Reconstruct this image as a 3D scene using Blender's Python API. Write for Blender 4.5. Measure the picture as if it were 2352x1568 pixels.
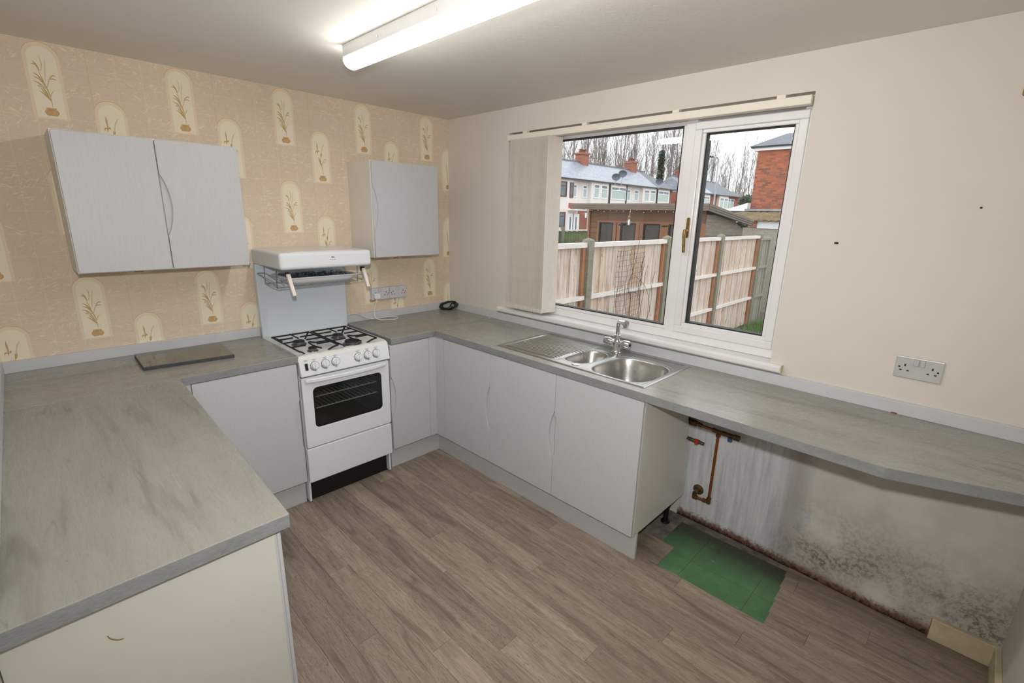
import bpy, bmesh, math, random
from mathutils import Vector, Matrix
R = math.radians
SC = bpy.context.scene
COL = SC.collection
for o in list(bpy.data.objects):
    bpy.data.objects.remove(o)

# ------------------------------------------------------------------ camera
CAM = Vector((-2.4627, -3.1431, 1.6750))
c_r = Vector((0.70273481, -0.71110345, 0.02226367))
c_u = Vector((0.16754882, 0.195828, 0.96621881))
c_f = Vector((0.69144138, 0.67526534, -0.25675969))
cd = bpy.data.cameras.new('camera')
cam = bpy.data.objects.new('camera', cd)
COL.objects.link(cam)
cd.sensor_width = 36.0
cd.lens = 1097.0886 / 2352 * 36.0
cd.clip_start = 0.02
cd.clip_end = 500
m = Matrix((c_r, c_u, -c_f)).transposed().to_4x4()
m.translation = CAM
cam.matrix_world = m
SC.camera = cam

# ------------------------------------------------------------------ world: flat white overcast
w = bpy.data.worlds.new('overcast')
SC.world = w
w.use_nodes = True
bg = w.node_tree.nodes['Background']
bg.inputs[0].default_value = (0.93, 0.955, 1.0, 1)
bg.inputs[1].default_value = 1.5

# ------------------------------------------------------------------ photographer's flash, on the camera's shoe
fl = bpy.data.lights.new('camera_flash', 'SPOT')
fl.energy = 76
fl.color = (1.0, 0.985, 0.96)
fl.spot_size = R(150)
fl.spot_blend = 1.0
fl.shadow_soft_size = 0.03
flo = bpy.data.objects.new('camera_flash', fl)
COL.objects.link(flo)
m2 = Matrix((c_r, c_u, -c_f)).transposed().to_4x4()
m2.translation = Vector((-2.455, -3.135, 1.845))
flo.matrix_world = m2 @ Matrix.Rotation(R(6), 4, 'X')

TUBE_STRENGTH = 19.0
cy = SC.cycles
cy.max_bounces = 6
cy.diffuse_bounces = 4
cy.glossy_bounces = 3
cy.transmission_bounces = 4
cy.transparent_max_bounces = 10
cy.adaptive_threshold = 0.02
cy.caustics_reflective = False
cy.caustics_refractive = False
vs = SC.view_settings
vs.view_transform = 'Standard'
vs.look = 'None'
vs.exposure = 0.47
vs.gamma = 1.0
vs.use_curve_mapping = False

# ================================================================== materials
def srgb(r, g, b):
    f = lambda c: (c / 255 / 12.92) if c / 255 <= 0.04045 else ((c / 255 + 0.055) / 1.055) ** 2.4
    return (f(r), f(g), f(b), 1.0)

class NT:
    def __init__(s, name):
        s.mat = bpy.data.materials.new(name)
        s.mat.use_nodes = True
        s.t = s.mat.node_tree
        s.n = s.t.nodes
        s.bsdf = s.n['Principled BSDF']
        s._c = {}
    def node(s, typ, **kw):
        nd = s.n.new(typ)
        for k, v in kw.items():
            setattr(nd, k, v)
        return nd
    def link(s, a, b):
        s.t.links.new(a, b)
    def inp(s, sock, v):
        if hasattr(v, 'is_output'):
            s.link(v, sock)
        else:
            sock.default_value = v
    def coord(s, kind='Object', loc=(0, 0, 0), rot=(0, 0, 0), scale=(1, 1, 1), src=None):
        if src is None:
            if kind == 'World':
                src = s.node('ShaderNodeNewGeometry').outputs['Position']
            else:
                src = s.node('ShaderNodeTexCoord').outputs[kind]
        mp = s.node('ShaderNodeMapping')
        s.link(src, mp.inputs[0])
        mp.inputs[1].default_value = loc
        mp.inputs[2].default_value = rot
        mp.inputs[3].default_value = scale
        return mp.outputs[0]
    def noise(s, co, scale=5, detail=4, rough=.55, dist=0):
        nd = s.node('ShaderNodeTexNoise')
        s.link(co, nd.inputs['Vector'])
        nd.inputs['Scale'].default_value = scale
        nd.inputs['Detail'].default_value = min(detail, 3.5)
        nd.inputs['Roughness'].default_value = rough
        nd.inputs['Distortion'].default_value = dist
        return nd.outputs[0]
    def ramp(s, fac, stops):
        nd = s.node('ShaderNodeValToRGB')
        s.inp(nd.inputs[0], fac)
        e = nd.color_ramp.elements
        while len(e) < len(stops):
            e.new(0.5)
        for i, (p, c) in enumerate(stops):
            e[i].position = p
            e[i].color = c if len(c) == 4 else (*c, 1)
        return nd.outputs[0]
    def smooth(s, v, a, b):
        nd = s.node('ShaderNodeMapRange')
        nd.interpolation_type = 'SMOOTHSTEP'
        s.inp(nd.inputs[0], v)
        nd.inputs[1].default_value = a
        nd.inputs[2].default_value = b
        return nd.outputs[0]
    def math(s, op, a, b=0.0, c=None):
        nd = s.node('ShaderNodeMath', operation=op)
        s.inp(nd.inputs[0], a)
        s.inp(nd.inputs[1], b)
        if c is not None:
            s.inp(nd.inputs[2], c)
        return nd.outputs[0]
    def mix(s, fac, a, b, mode='MIX'):
        nd = s.node('ShaderNodeMix', data_type='RGBA', blend_type=mode)
        s.inp(nd.inputs[0], fac)
        s.inp(nd.inputs[6], a)
        s.inp(nd.inputs[7], b)
        return nd.outputs[2]
    def sep(s, v):
        nd = s.node('ShaderNodeSeparateXYZ')
        s.link(v, nd.inputs[0])
        return nd.outputs
    def bump(s, h, strength=.2, dist=.002):
        nd = s.node('ShaderNodeBump')
        s.inp(nd.inputs['Height'], h)
        nd.inputs['Strength'].default_value = strength
        nd.inputs['Distance'].default_value = dist
        s.link(nd.outputs[0], s.bsdf.inputs['Normal'])
    def set(s, col=None, rough=None, metal=None, spec=None):
        b = s.bsdf.inputs
        if col is not None: s.inp(b['Base Color'], col)
        if rough is not None: s.inp(b['Roughness'], rough)
        if metal is not None: b['Metallic'].default_value = metal
        if spec is not None: b['Specular IOR Level'].default_value = spec
        return s.mat

def plain(name, col, rough=.5, metal=0, spec=.5, var=.06, scale=12, stretch=(1, 1, 1), bump=0, bscale=60, bdist=.001):
    t = NT(name)
    co = t.coord('Object', scale=stretch)
    n = t.noise(co, scale, 4)
    lo = tuple(max(0, c * (1 - var)) for c in col[:3]) + (1,)
    hi = tuple(min(1, c * (1 + var)) for c in col[:3]) + (1,)
    c = t.ramp(n, [(.3, lo), (.7, hi)])
    t.set(c, rough, metal, spec)
    if bump:
        t.bump(t.noise(co, bscale, 4), bump, bdist)
    return t.mat

MAT = {}
MAT['white_plastic'] = plain('white_plastic', srgb(232, 232, 234), .35, var=.02)
MAT['upvc'] = plain('white_upvc', srgb(232, 230, 231), .28, var=.015)
MAT['enamel'] = plain('white_enamel', srgb(226, 229, 235), .22, var=.015)
MAT['enamel_hob'] = plain('cream_white_hob_enamel', srgb(229, 229, 226), .25, var=.04, scale=18)
MAT['splash'] = plain('pale_blue_white_enamel', srgb(212, 222, 231), .3, var=.02, scale=6)
MAT['handle_white'] = plain('warm_white_plastic', srgb(230, 222, 214), .4, var=.03)
MAT['black_gasket'] = plain('black_rubber', srgb(18, 18, 20), .6, var=.1)
MAT['black_iron'] = plain('black_cast_iron', srgb(26, 26, 28), .55, var=.15, scale=40)
MAT['black_plastic'] = plain('black_plastic', srgb(14, 14, 15), .5, var=.1)
MAT['dark_cavity'] = plain('dark_oven_enamel', srgb(62, 66, 62), .3, var=.2, scale=30)
MAT['steel_wire'] = plain('chromed_wire', srgb(190, 192, 195), .25, metal=1, var=.04)
MAT['shelf_wire'] = plain('dull_grey_wire', srgb(186, 186, 184), .4, metal=.2)
MAT['chrome'] = plain('chrome', srgb(214, 215, 218), .07, metal=1, var=.01)
MAT['brass'] = plain('worn_gold_handle', srgb(150, 128, 80), .33, metal=1, var=.25, scale=60)
MAT['grey_burner'] = plain('grey_aluminium_burner', srgb(120, 120, 122), .35, metal=.8, var=.1)
MAT['foil'] = plain('crumpled_foil', srgb(176, 184, 196), .28, metal=1, var=.3, scale=60, bump=.9, bscale=45, bdist=.01)
MAT['copper'] = plain('copper_pipe', srgb(166, 98, 62), .35, metal=.85, var=.2, scale=50)
MAT['old_brass'] = plain('tarnished_brass_fitting', srgb(112, 92, 62), .45, metal=.7, var=.3, scale=70)
MAT['red'] = plain('red_valve_plastic', srgb(190, 40, 34), .45)
MAT['blue'] = plain('blue_valve_plastic', srgb(40, 84, 140), .45)
MAT['socket'] = plain('grey_white_socket_plate', srgb(206, 205, 212), .3, var=.02)
MAT['socket_metal'] = plain('brushed_socket_plate', srgb(196, 195, 196), .35, metal=.25, var=.02)
MAT['slot'] = plain('dark_slot', srgb(14, 12, 12), .7)
MAT['cable_white'] = plain('white_cable', srgb(228, 224, 218), .4)
MAT['cable_black'] = plain('black_cable', srgb(22, 24, 24), .4)
MAT['carcass'] = plain('cream_white_melamine', srgb(222, 218, 212), .4, var=.015)
MAT['panel_cream'] = plain('pale_cream_end_panel', srgb(208, 207, 199), .35, var=.02, scale=3)
MAT['upstand'] = plain('grey_white_upstand', srgb(202, 204, 208), .4, var=.03, scale=9)
MAT['plinth'] = plain('grey_plinth', srgb(197, 199, 201), .4, var=.02)
def m_fabric():
    t = NT('off_white_vane_fabric')
    n = t.noise(t.coord('Object', scale=(1, 1, .3)), 60, 3)
    c = t.ramp(n, [(.3, srgb(238, 232, 223)), (.7, srgb(245, 240, 232))])
    t.set(c, .8, spec=.2)
    tl = t.node('ShaderNodeBsdfTranslucent'); tl.inputs[0].default_value = srgb(240, 232, 218)
    mx = t.node('ShaderNodeMixShader'); mx.inputs[0].default_value = .28
    t.link(t.bsdf.outputs[0], mx.inputs[1]); t.link(tl.outputs[0], mx.inputs[2])
    t.link(mx.outputs[0], t.n['Material Output'].inputs[0])
    return t.mat
MAT['vane'] = m_fabric()
MAT['rail'] = plain('cream_white_rail', srgb(236, 229, 217), .4, var=.02)
MAT['slab'] = None

def m_door():
    t = NT('grey_ash_grain_door')
    co = t.coord('Object', scale=(14, 14, 1.2))
    n = t.noise(co, 14, 5, .6)
    c = t.ramp(n, [(.3, srgb(191, 192, 196)), (.7, srgb(197, 198, 201))])
    t.set(c, .42)
    t.bump(n, .10, .0006)
    return t.mat
MAT['door'] = m_door()

def m_worktop(name, axis):
    t = NT(name)
    st = (1.3, 14, 14) if axis == 'x' else (14, 1.3, 14)
    fine = (9, 260, 260) if axis == 'x' else (260, 9, 260)
    broad = (.7, 2.2, 2) if axis == 'x' else (2.2, .7, 2)
    n1 = t.noise(t.coord('World', scale=st), 1.0, 6, .62, .6)
    n2 = t.noise(t.coord('World', scale=fine), 1.0, 4, .6)
    n3 = t.noise(t.coord('World', scale=broad, loc=(3, 1, 0)), 1.6, 4, .6, .4)
    base = t.ramp(n3, [(.3, srgb(134, 131, 124)), (.5, srgb(152, 149, 142)), (.72, srgb(165, 162, 155))])
    grain = t.ramp(n1, [(.30, srgb(112, 109, 102)), (.42, srgb(150, 148, 141)), (.6, srgb(158, 156, 149)), (.75, srgb(168, 167, 161))])
    c = t.mix(.5, base, grain)
    # dark drawn-out cracks
    wv = t.noise(t.coord('World', scale=((.8, 9, 9) if axis == 'x' else (9, .8, 9)), loc=(7, 2, 0)), 1.0, 3, .5, 1.2)
    cr = t.math('ABSOLUTE', t.math('SUBTRACT', wv, .5))
    crm = t.math('MULTIPLY', t.math('SUBTRACT', 1.0, t.smooth(cr, .0, .012)), t.smooth(t.noise(t.coord('World', scale=(2, 2, 2)), 1.3, 2), .5, .62))
    c = t.mix(t.math('MULTIPLY', crm, .45), c, srgb(104, 99, 92))
    c = t.mix(t.math('MULTIPLY', t.smooth(n2, .58, .75), .3), c, srgb(120, 117, 112))
    sp = t.noise(t.coord('World', scale=(60, 60, 60)), 2.0, 2)
    c = t.mix(t.math('MULTIPLY', t.smooth(sp, .70, .76), .5), c, srgb(100, 97, 92))
    t.set(c, t.ramp(n2, [(.3, (.22,) * 3), (.7, (.34,) * 3)]))
    t.bump(n2, .18, .0008)
    return t.mat
MAT['wt_x'] = m_worktop('grey_wood_worktop_along_wall', 'x')
MAT['wt_y'] = m_worktop('grey_wood_worktop_along_window', 'y')

def m_edge():
    t = NT('grey_blue_edging_strip')
    n2 = t.noise(t.coord('World', scale=(60, 60, 320)), 1.0, 4, .6)
    n = t.noise(t.coord('World', scale=(5, 5, 20)), 1.5, 4)
    c = t.mix(.5, t.ramp(n, [(.3, srgb(126, 127, 128)), (.7, srgb(150, 152, 154))]), t.ramp(n2, [(.3, srgb(112, 114, 117)), (.7, srgb(152, 155, 158))]))
    t.set(c, .5)
    return t.mat
MAT['edge'] = m_edge()

def m_plank():
    t = NT('grey_brown_oak_vinyl')
    rnd = t.node('ShaderNodeObjectInfo').outputs['Random']
    pos = t.node('ShaderNodeNewGeometry').outputs['Position']
    off = t.node('ShaderNodeCombineXYZ')
    t.link(t.math('MULTIPLY', rnd, 37.0), off.inputs[0])
    t.link(t.math('MULTIPLY', rnd, 91.0), off.inputs[1])
    add = t.node('ShaderNodeVectorMath', operation='ADD')
    t.link(pos, add.inputs[0]); t.link(off.outputs[0], add.inputs[1])
    P = add.outputs[0]
    n1 = t.noise(t.coord(src=P, scale=(16, 1.6, 1)), 1.4, 5, .6, 1.3)
    n2 = t.noise(t.coord(src=P, scale=(240, 9, 1)), 1.0, 4, .65)
    n3 = t.noise(t.coord(src=P, scale=(30, 2.4, 1)), 1.0, 3, .5, 2.2)
    rings = t.math('ABSOLUTE', t.math('SUBTRACT', t.math('FRACT', t.math('MULTIPLY', n3, 9.0)), .5))
    base = t.ramp(n1, [(.28, srgb(120, 106, 94)), (.46, srgb(150, 135, 121)), (.72, srgb(170, 155, 140))])
    c = t.mix(t.math('MULTIPLY', t.smooth(rings, .3, .48), .5), base, srgb(108, 94, 83))
    c = t.mix(t.math('MULTIPLY', t.smooth(n2, .5, .72), .5), c, srgb(98, 87, 78))
    hs = t.node('ShaderNodeHueSaturation')
    t.link(c, hs.inputs['Color'])
    t.link(t.math('ADD', t.math('MULTIPLY', rnd, .34), .83), hs.inputs['Value'])
    t.set(hs.outputs[0], t.ramp(n2, [(.3, (.4,) * 3), (.7, (.55,) * 3)]), spec=.4)
    t.bump(n2, .2, .0006)
    return t.mat
MAT['plank'] = m_plank()

def m_concrete():
    t = NT('dusty_concrete_subfloor')
    co = t.coord('World')
    n = t.noise(co, 9, 6, .65)
    n2 = t.noise(co, 60, 4)
    c = t.ramp(n, [(.3, srgb(82, 76, 72)), (.5, srgb(128, 120, 114)), (.7, srgb(160, 150, 142))])
    c = t.mix(t.math('MULTIPLY', n2, .4), c, srgb(120, 104, 94))
    t.set(c, .9)
    t.bump(n2, .4, .003)
    return t.mat
MAT['concrete'] = m_concrete()

def m_green():
    t = NT('worn_green_floor_tile')
    co = t.coord('World')
    n = t.noise(co, 7, 5, .6)
    st = t.noise(t.coord('World', rot=(0, 0, .6), scale=(60, 12, 1)), 1.2, 3)
    ps = t.sep(co)
    c = t.ramp(n, [(.3, srgb(74, 110, 76)), (.55, srgb(88, 130, 88)), (.75, srgb(102, 144, 102))])
    c = t.mix(t.math('MULTIPLY', t.smooth(st, .66, .74), .7), c, srgb(176, 190, 172))
    grime = t.smooth(t.math('ADD', ps[0], t.math('MULTIPLY', t.noise(co, 14, 4), .25)), -.16, .03)
    c = t.mix(t.math('MULTIPLY', grime, .85), c, srgb(64, 60, 54))
    t.set(c, .5)
    return t.mat
MAT['green'] = m_green()

def m_wall(name, hi, lo):
    t = NT(name)
    co = t.coord('World')
    n = t.noise(co, 1.6, 5, .6)
    n2 = t.noise(co, 90, 3)
    c = t.ramp(n, [(.32, lo), (.68, hi)])
    sc = t.noise(t.coord('World', scale=(3, 6, 9), loc=(4, 4, 2)), 1.5, 5, .65)
    c = t.mix(t.math('MULTIPLY', t.smooth(sc, .66, .76), .12), c, srgb(236, 232, 226))
    t.set(c, .85, spec=.3)
    t.bump(n2, .12, .0012)
    return t.mat
MAT['cream'] = m_wall('cream_emulsion_wall', srgb(221, 215, 207), srgb(216, 210, 201))
MAT['soffit'] = MAT['cream']

def m_ceiling():
    t = NT('swirled_cream_ceiling')
    co = t.coord('World')
    sw = t.noise(t.coord('World', scale=(6, 14, 1), rot=(0, 0, .7)), 2.2, 5, .6, 2.0)
    n = t.noise(co, 1.1, 4)
    c = t.ramp(n, [(.3, srgb(226, 221, 213)), (.7, srgb(232, 228, 221))])
    t.set(c, .8, spec=.3)
    t.bump(sw, .16, .006)
    return t.mat
MAT['ceiling'] = m_ceiling()

def m_wallpaper():
    t = NT('beige_leaf_stroke_wallpaper')
    pos = t.node('ShaderNodeNewGeometry').outputs['Position']
    s = t.sep(pos)
    base = t.ramp(t.noise(t.coord(src=pos), 3.5, 4), [(.3, srgb(218, 200, 179)), (.7, srgb(224, 207, 185))])
    fine = t.noise(t.coord(src=pos, scale=(1, 1, 1)), 140, 3, .6)
    c = t.mix(t.math('MULTIPLY', t.smooth(fine, .45, .7), .3), base, srgb(212, 190, 167))
    for k, (ang, sc, lx) in enumerate([(R(24), (26, 26, 150), 0), (R(-30), (24, 24, 140), 5), (R(58), (28, 28, 160), 9), (R(5), (22, 22, 150), 13)]):
        n = t.noise(t.coord(src=t.coord(src=pos, rot=(0, ang, 0)), scale=sc, loc=(lx, 0, lx * 1.7)), 1.0, 2, .5, .3)
        msk = t.smooth(t.noise(t.coord(src=pos, loc=(k * 3.1, 0, k * 2.3)), 9, 2), .46, .6)
        f = t.math('MULTIPLY', t.math('MULTIPLY', t.smooth(n, .58, .68), msk), .6)
        c = t.mix(f, c, srgb(244, 232, 210))
    for ax, of in ((0, 2.106), (2, .002)):
        fr = t.math('FRACT', t.math('DIVIDE', t.math('ADD', s[ax], of + 20 * .1028), .1028))
        d = t.math('ABSOLUTE', t.math('SUBTRACT', fr, .5))
        f = t.math('MULTIPLY', t.smooth(d, .485, .497), .5)
        c = t.mix(f, c, srgb(240, 226, 202))
    fr = t.math('FRACT', t.math('DIVIDE', t.math('ADD', s[0], 2.106 + 10 * .514), .514))
    d = t.math('ABSOLUTE', t.math('SUBTRACT', fr, .5))
    c = t.mix(t.math('MULTIPLY', t.smooth(d, .4975, .4992), .45), c, srgb(168, 138, 106))
    t.set(c, .7, spec=.3)
    t.bump(fine, .1, .0006)
    return t.mat
MAT['wallpaper'] = m_wallpaper()
MAT['motif'] = plain('cream_arch_print', srgb(240, 230, 208), .7, spec=.3, var=.02)
MAT['motif_rim'] = plain('pale_arch_border_print', srgb(232, 217, 190), .7, spec=.3, var=.02)
MAT['motif_rim_dark'] = plain('tan_arch_outline_print', srgb(214, 184, 146), .7, spec=.3)
MAT['leaf_print'] = plain('brown_leaf_print', srgb(196, 166, 112), .7, spec=.3, var=.2, scale=60)
MAT['leaf_print2'] = plain('pale_leaf_print', srgb(216, 200, 164), .7, spec=.3, var=.1)
MAT['pot_print'] = plain('brown_pot_print', srgb(202, 166, 120), .7, spec=.3, var=.2, scale=45)

def m_plaster():
    t = NT('stained_bare_plaster')
    co = t.coord('World')
    s = t.sep(co)
    streak = t.noise(t.coord('World', scale=(1, 26, 2.2)), 1.3, 5, .65)
    n = t.noise(co, 5, 6, .65)
    fine = t.noise(co, 55, 5, .7)
    c = t.ramp(n, [(.3, srgb(196, 196, 198)), (.5, srgb(214, 213, 214)), (.7, srgb(226, 225, 224))])
    left = t.smooth(t.math('ADD', s[1], t.math('MULTIPLY', n, .12)), -2.72, -2.66)   # washed, streaky half nearer the sink
    c2 = t.ramp(streak, [(.34, srgb(192, 194, 200)), (.5, srgb(210, 212, 217)), (.66, srgb(224, 226, 229))])
    right = t.ramp(n, [(.3, srgb(206, 202, 195)), (.7, srgb(224, 221, 215))])
    c = t.mix(left, right, c2)
    # a pinkish brown vertical repair between the two halves
    band = t.math('SUBTRACT', 1.0, t.smooth(t.math('ABSOLUTE', t.math('ADD', s[1], 2.70)), .0, .09))
    c = t.mix(t.math('MULTIPLY', t.math('MULTIPLY', band, streak), .9), c, srgb(150, 128, 108))
    # mould and damp with ragged edges in the lower right, dirt along the floor
    damp = t.math('ADD', t.math('MULTIPLY', t.smooth(t.noise(t.coord('World', loc=(0, 2.2, .9)), 3.2, 5, .6), .36, .60), t.smooth(s[2], .50, .10)), 0)
    damp = t.math('MULTIPLY', damp, t.smooth(s[1], -2.55, -2.8))
    sp = t.math('ADD', t.math('MULTIPLY', t.smooth(fine, .42, .62), .45), .35)
    c = t.mix(t.math('MULTIPLY', damp, sp), c, srgb(92, 80, 68))
    spk = t.math('MULTIPLY', t.smooth(t.noise(co, 42, 3, .8), .67, .72), t.smooth(s[2], .6, .1))
    c = t.mix(t.math('MULTIPLY', spk, .55), c, srgb(74, 62, 54))
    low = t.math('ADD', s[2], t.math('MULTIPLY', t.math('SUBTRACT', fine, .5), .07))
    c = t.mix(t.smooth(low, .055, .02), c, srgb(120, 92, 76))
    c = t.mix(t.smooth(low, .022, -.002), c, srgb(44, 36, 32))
    t.set(c, .9, spec=.25)
    t.bump(t.math('ADD', t.math('MULTIPLY', n, .6), t.math('MULTIPLY', fine, .4)), .35, .006)
    return t.mat
MAT['plaster'] = m_plaster()
MAT['old_skirting'] = plain('old_cream_gloss_skirting', srgb(208, 198, 168), .5, var=.14, scale=14, bump=.3, bscale=30)
MAT['raw_wood'] = plain('raw_brown_timber_end', srgb(150, 110, 58), .8, var=.25, scale=40)

def m_granite():
    t = NT('speckled_grey_granite')
    co = t.coord('Object')
    v = t.noise(co, 240, 3, .7)
    n = t.noise(co, 6, 3)
    c = t.mix(.5, t.ramp(v, [(.35, srgb(58, 58, 54)), (.55, srgb(112, 110, 102)), (.72, srgb(150, 146, 138))]), t.ramp(n, [(.3, srgb(96, 94, 86)), (.7, srgb(112, 110, 100))]))
    t.set(c, .12, spec=.6)
    return t.mat
MAT['slab'] = m_granite()
MAT['slab_side'] = plain('dark_granite_edge', srgb(62, 66, 66), .5, var=.4, scale=160)

def m_steel():
    t = NT('brushed_stainless_steel')
    n = t.noise(t.coord('World', scale=(400, 14, 40)), 1.0, 3, .6)
    c = t.ramp(n, [(.3, srgb(176, 174, 171)), (.7, srgb(192, 190, 187))])
    t.set(c, t.ramp(n, [(.3, (.30,) * 3), (.7, (.37,) * 3)]), 1.0)
    return t.mat
MAT['steel'] = m_steel()

def m_glass(name, tint=(1, 1, 1, 1), rough=0.0, ior=1.5):
    t = NT(name)
    out = t.n['Material Output']
    tr = t.node('ShaderNodeBsdfTransparent'); tr.inputs[0].default_value = tint
    gl = t.node('ShaderNodeBsdfGlossy'); gl.inputs['Roughness'].default_value = rough
    fr = t.node('ShaderNodeFresnel')
    bf = t.node('ShaderNodeNewGeometry').outputs['Backfacing']      # same reflectance on both faces of the thin pane
    t.link(t.math('ADD', t.math('MULTIPLY', bf, 1 / ior - ior), ior), fr.inputs[0])
    mx = t.node('ShaderNodeMixShader')
    t.link(fr.outputs[0], mx.inputs[0]); t.link(tr.outputs[0], mx.inputs[1]); t.link(gl.outputs[0], mx.inputs[2])
    t.link(mx.outputs[0], out.inputs[0])
    return t.mat
MAT['glass'] = m_glass('window_glass', (.97, .985, .98, 1))
MAT['oven_glass'] = m_glass('smoked_oven_glass', (.80, .84, .82, 1))
MAT['lantern_glass'] = m_glass('lantern_glass', (.95, .97, .97, 1))

def m_emit(name, col, st):
    t = NT(name)
    t.bsdf.inputs['Base Color'].default_value = col
    t.bsdf.inputs['Emission Color'].default_value = col
    t.bsdf.inputs['Emission Strength'].default_value = st
    t.bsdf.inputs['Roughness'].default_value = .4
    return t.mat
MAT['diffuser'] = m_emit('lit_diffuser', (1.0, .985, .955, 1), TUBE_STRENGTH)

# outdoors
def m_fencewood():
    t = NT('weathered_fence_board')
    rnd = t.node('ShaderNodeObjectInfo').outputs['Random']
    pos = t.node('ShaderNodeNewGeometry').outputs['Position']
    off = t.node('ShaderNodeCombineXYZ')
    t.link(t.math('MULTIPLY', rnd, 50.0), off.inputs[2])
    t.link(t.math('MULTIPLY', rnd, 31.0), off.inputs[0])
    add = t.node('ShaderNodeVectorMath', operation='ADD')
    t.link(pos, add.inputs[0]); t.link(off.outputs[0], add.inputs[1])
    n = t.noise(t.coord(src=add.outputs[0], scale=(26, 26, 2.4)), 1.0, 5, .6, .6)
    kn = t.noise(t.coord(src=add.outputs[0], scale=(9, 9, 6)), 1.0, 1)
    c = t.ramp(n, [(.28, srgb(166, 140, 120)), (.45, srgb(196, 178, 162)), (.6, srgb(212, 200, 190)), (.75, srgb(224, 218, 212))])
    c = t.mix(t.math('MULTIPLY', t.smooth(rnd, .55, .9), .35), c, srgb(186, 142, 108))
    c = t.mix(t.math('MULTIPLY', t.smooth(kn, .70, .76), .7), c, srgb(116, 76, 58))
    t.set(c, .85)
    t.bump(n, .3, .004)
    return t.mat
MAT['fence'] = m_fencewood()
MAT['fence_rail'] = plain('pale_weathered_rail', srgb(222, 214, 208), .85, var=.1, scale=10, stretch=(1, 8, 8))
MAT['fence_stile'] = plain('reddish_fence_batten', srgb(168, 116, 84), .85, var=.15, scale=10)
MAT['fence_old'] = plain('grey_old_fence', srgb(150, 146, 134), .9, var=.12, scale=8, stretch=(8, 8, 1))
MAT['post'] = plain('mossy_concrete_post', srgb(132, 130, 112), .95, var=.15, scale=14, bump=.4, bscale=50)
MAT['shed_wood'] = plain('brown_stained_boards', srgb(114, 82, 62), .7, var=.15, scale=5, stretch=(1, 1, 8))
MAT['shed_trim'] = plain('orange_brown_trim', srgb(134, 90, 60), .6, var=.12, scale=8)
MAT['shed_side'] = plain('grey_weathered_boards', srgb(132, 122, 110), .9, var=.16, scale=5, stretch=(1, 1, 6))
MAT['felt'] = plain('grey_roof_felt', srgb(112, 104, 96), .95, var=.2, scale=30, stretch=(1, 1, 1))
MAT['shed_fascia'] = plain('grey_brown_fascia', srgb(122, 108, 96), .9, var=.2, scale=12, stretch=(1, 1, 6))
MAT['render'] = plain('white_house_render', srgb(238, 232, 228), .9, var=.03, scale=2)
MAT['darkglass'] = plain('dark_house_window', srgb(96, 110, 118), .15, var=.35, scale=3)
MAT['shed_glass'] = plain('dark_shed_window', srgb(62, 54, 48), .2, spec=.35, var=.3, scale=4)
MAT['curtain'] = plain('blind_behind_glass', srgb(176, 192, 186), .3, var=.12, scale=2, stretch=(6, 6, .5))
MAT['house_upvc'] = plain('white_house_frame', srgb(246, 246, 248), .4, var=.01)
MAT['house_brownframe'] = plain('maroon_house_frame', srgb(104, 58, 54), .5)
MAT['gutter'] = plain('dark_gutter', srgb(52, 56, 58), .5)
MAT['roof_blue'] = None
MAT['pebble'] = plain('pebble_dash', srgb(176, 166, 152), .95, var=.3, scale=45, bump=.8, bscale=45, bdist=.02)
MAT['redpanel'] = plain('red_porch_panel', srgb(196, 56, 52), .6)
MAT['moss'] = plain('mossy_sheet_roof', srgb(116, 98, 66), .95, var=.4, scale=8)
MAT['sheet_grey'] = plain('grey_cement_sheet', srgb(156, 158, 160), .9, var=.15, scale=6)
MAT['rust'] = plain('rusty_sheet_edge', srgb(120, 72, 62), .9, var=.2)
MAT['bark'] = plain('grey_brown_bark', srgb(142, 130, 124), .95, var=.15, scale=3)
MAT['ivy'] = plain('dark_ivy', srgb(70, 84, 66), .9, var=.4, scale=3)
MAT['lamp_metal'] = plain('galvanised_lamp_post', srgb(176, 184, 192), .5, metal=.3, var=.05)
MAT['grass'] = plain('garden_grass', srgb(92, 130, 62), .9, var=.35, scale=10)
MAT['earth'] = plain('garden_earth', srgb(120, 108, 92), .95, var=.25, scale=3)
MAT['green_fence'] = plain('green_stained_fence', srgb(94, 116, 78), .9, var=.15, scale=6)
MAT['dry_hedge'] = plain('dry_straw_hedge', srgb(150, 136, 104), .95, var=.3, scale=8)
MAT['satellite'] = plain('grey_dish', srgb(92, 102, 110), .5, var=.05)
MAT['vine'] = plain('dark_vine_stem', srgb(76, 64, 56), .9, var=.2)

def m_brick(name, a, b, mortar, scale, rot=False):
    t = NT(name)
    sp_ = t.sep(t.coord('World'))
    cb_ = t.node('ShaderNodeCombineXYZ')
    t.link(sp_[1] if rot else sp_[0], cb_.inputs[0])
    t.link(sp_[2], cb_.inputs[1])
    co = cb_.outputs[0]
    bk = t.node('ShaderNodeTexBrick')
    t.link(co, bk.inputs['Vector'])
    bk.inputs['Color1'].default_value = a
    bk.inputs['Color2'].default_value = b
    bk.inputs['Mortar'].default_value = mortar
    bk.inputs['Scale'].default_value = 1.0
    bk.inputs['Mortar Size'].default_value = .008 * scale
    bk.inputs['Brick Width'].default_value = .225 * scale
    bk.inputs['Row Height'].default_value = .075 * scale
    n = t.noise(co, 3.2, 4, .7)
    c = t.mix(t.math('MULTIPLY', t.smooth(n, .45, .62), .3), bk.outputs[0], srgb(132, 88, 74))
    t.set(c, .9)
    t.bump(bk.outputs[1], -.4, .01)
    return t.mat
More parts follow.
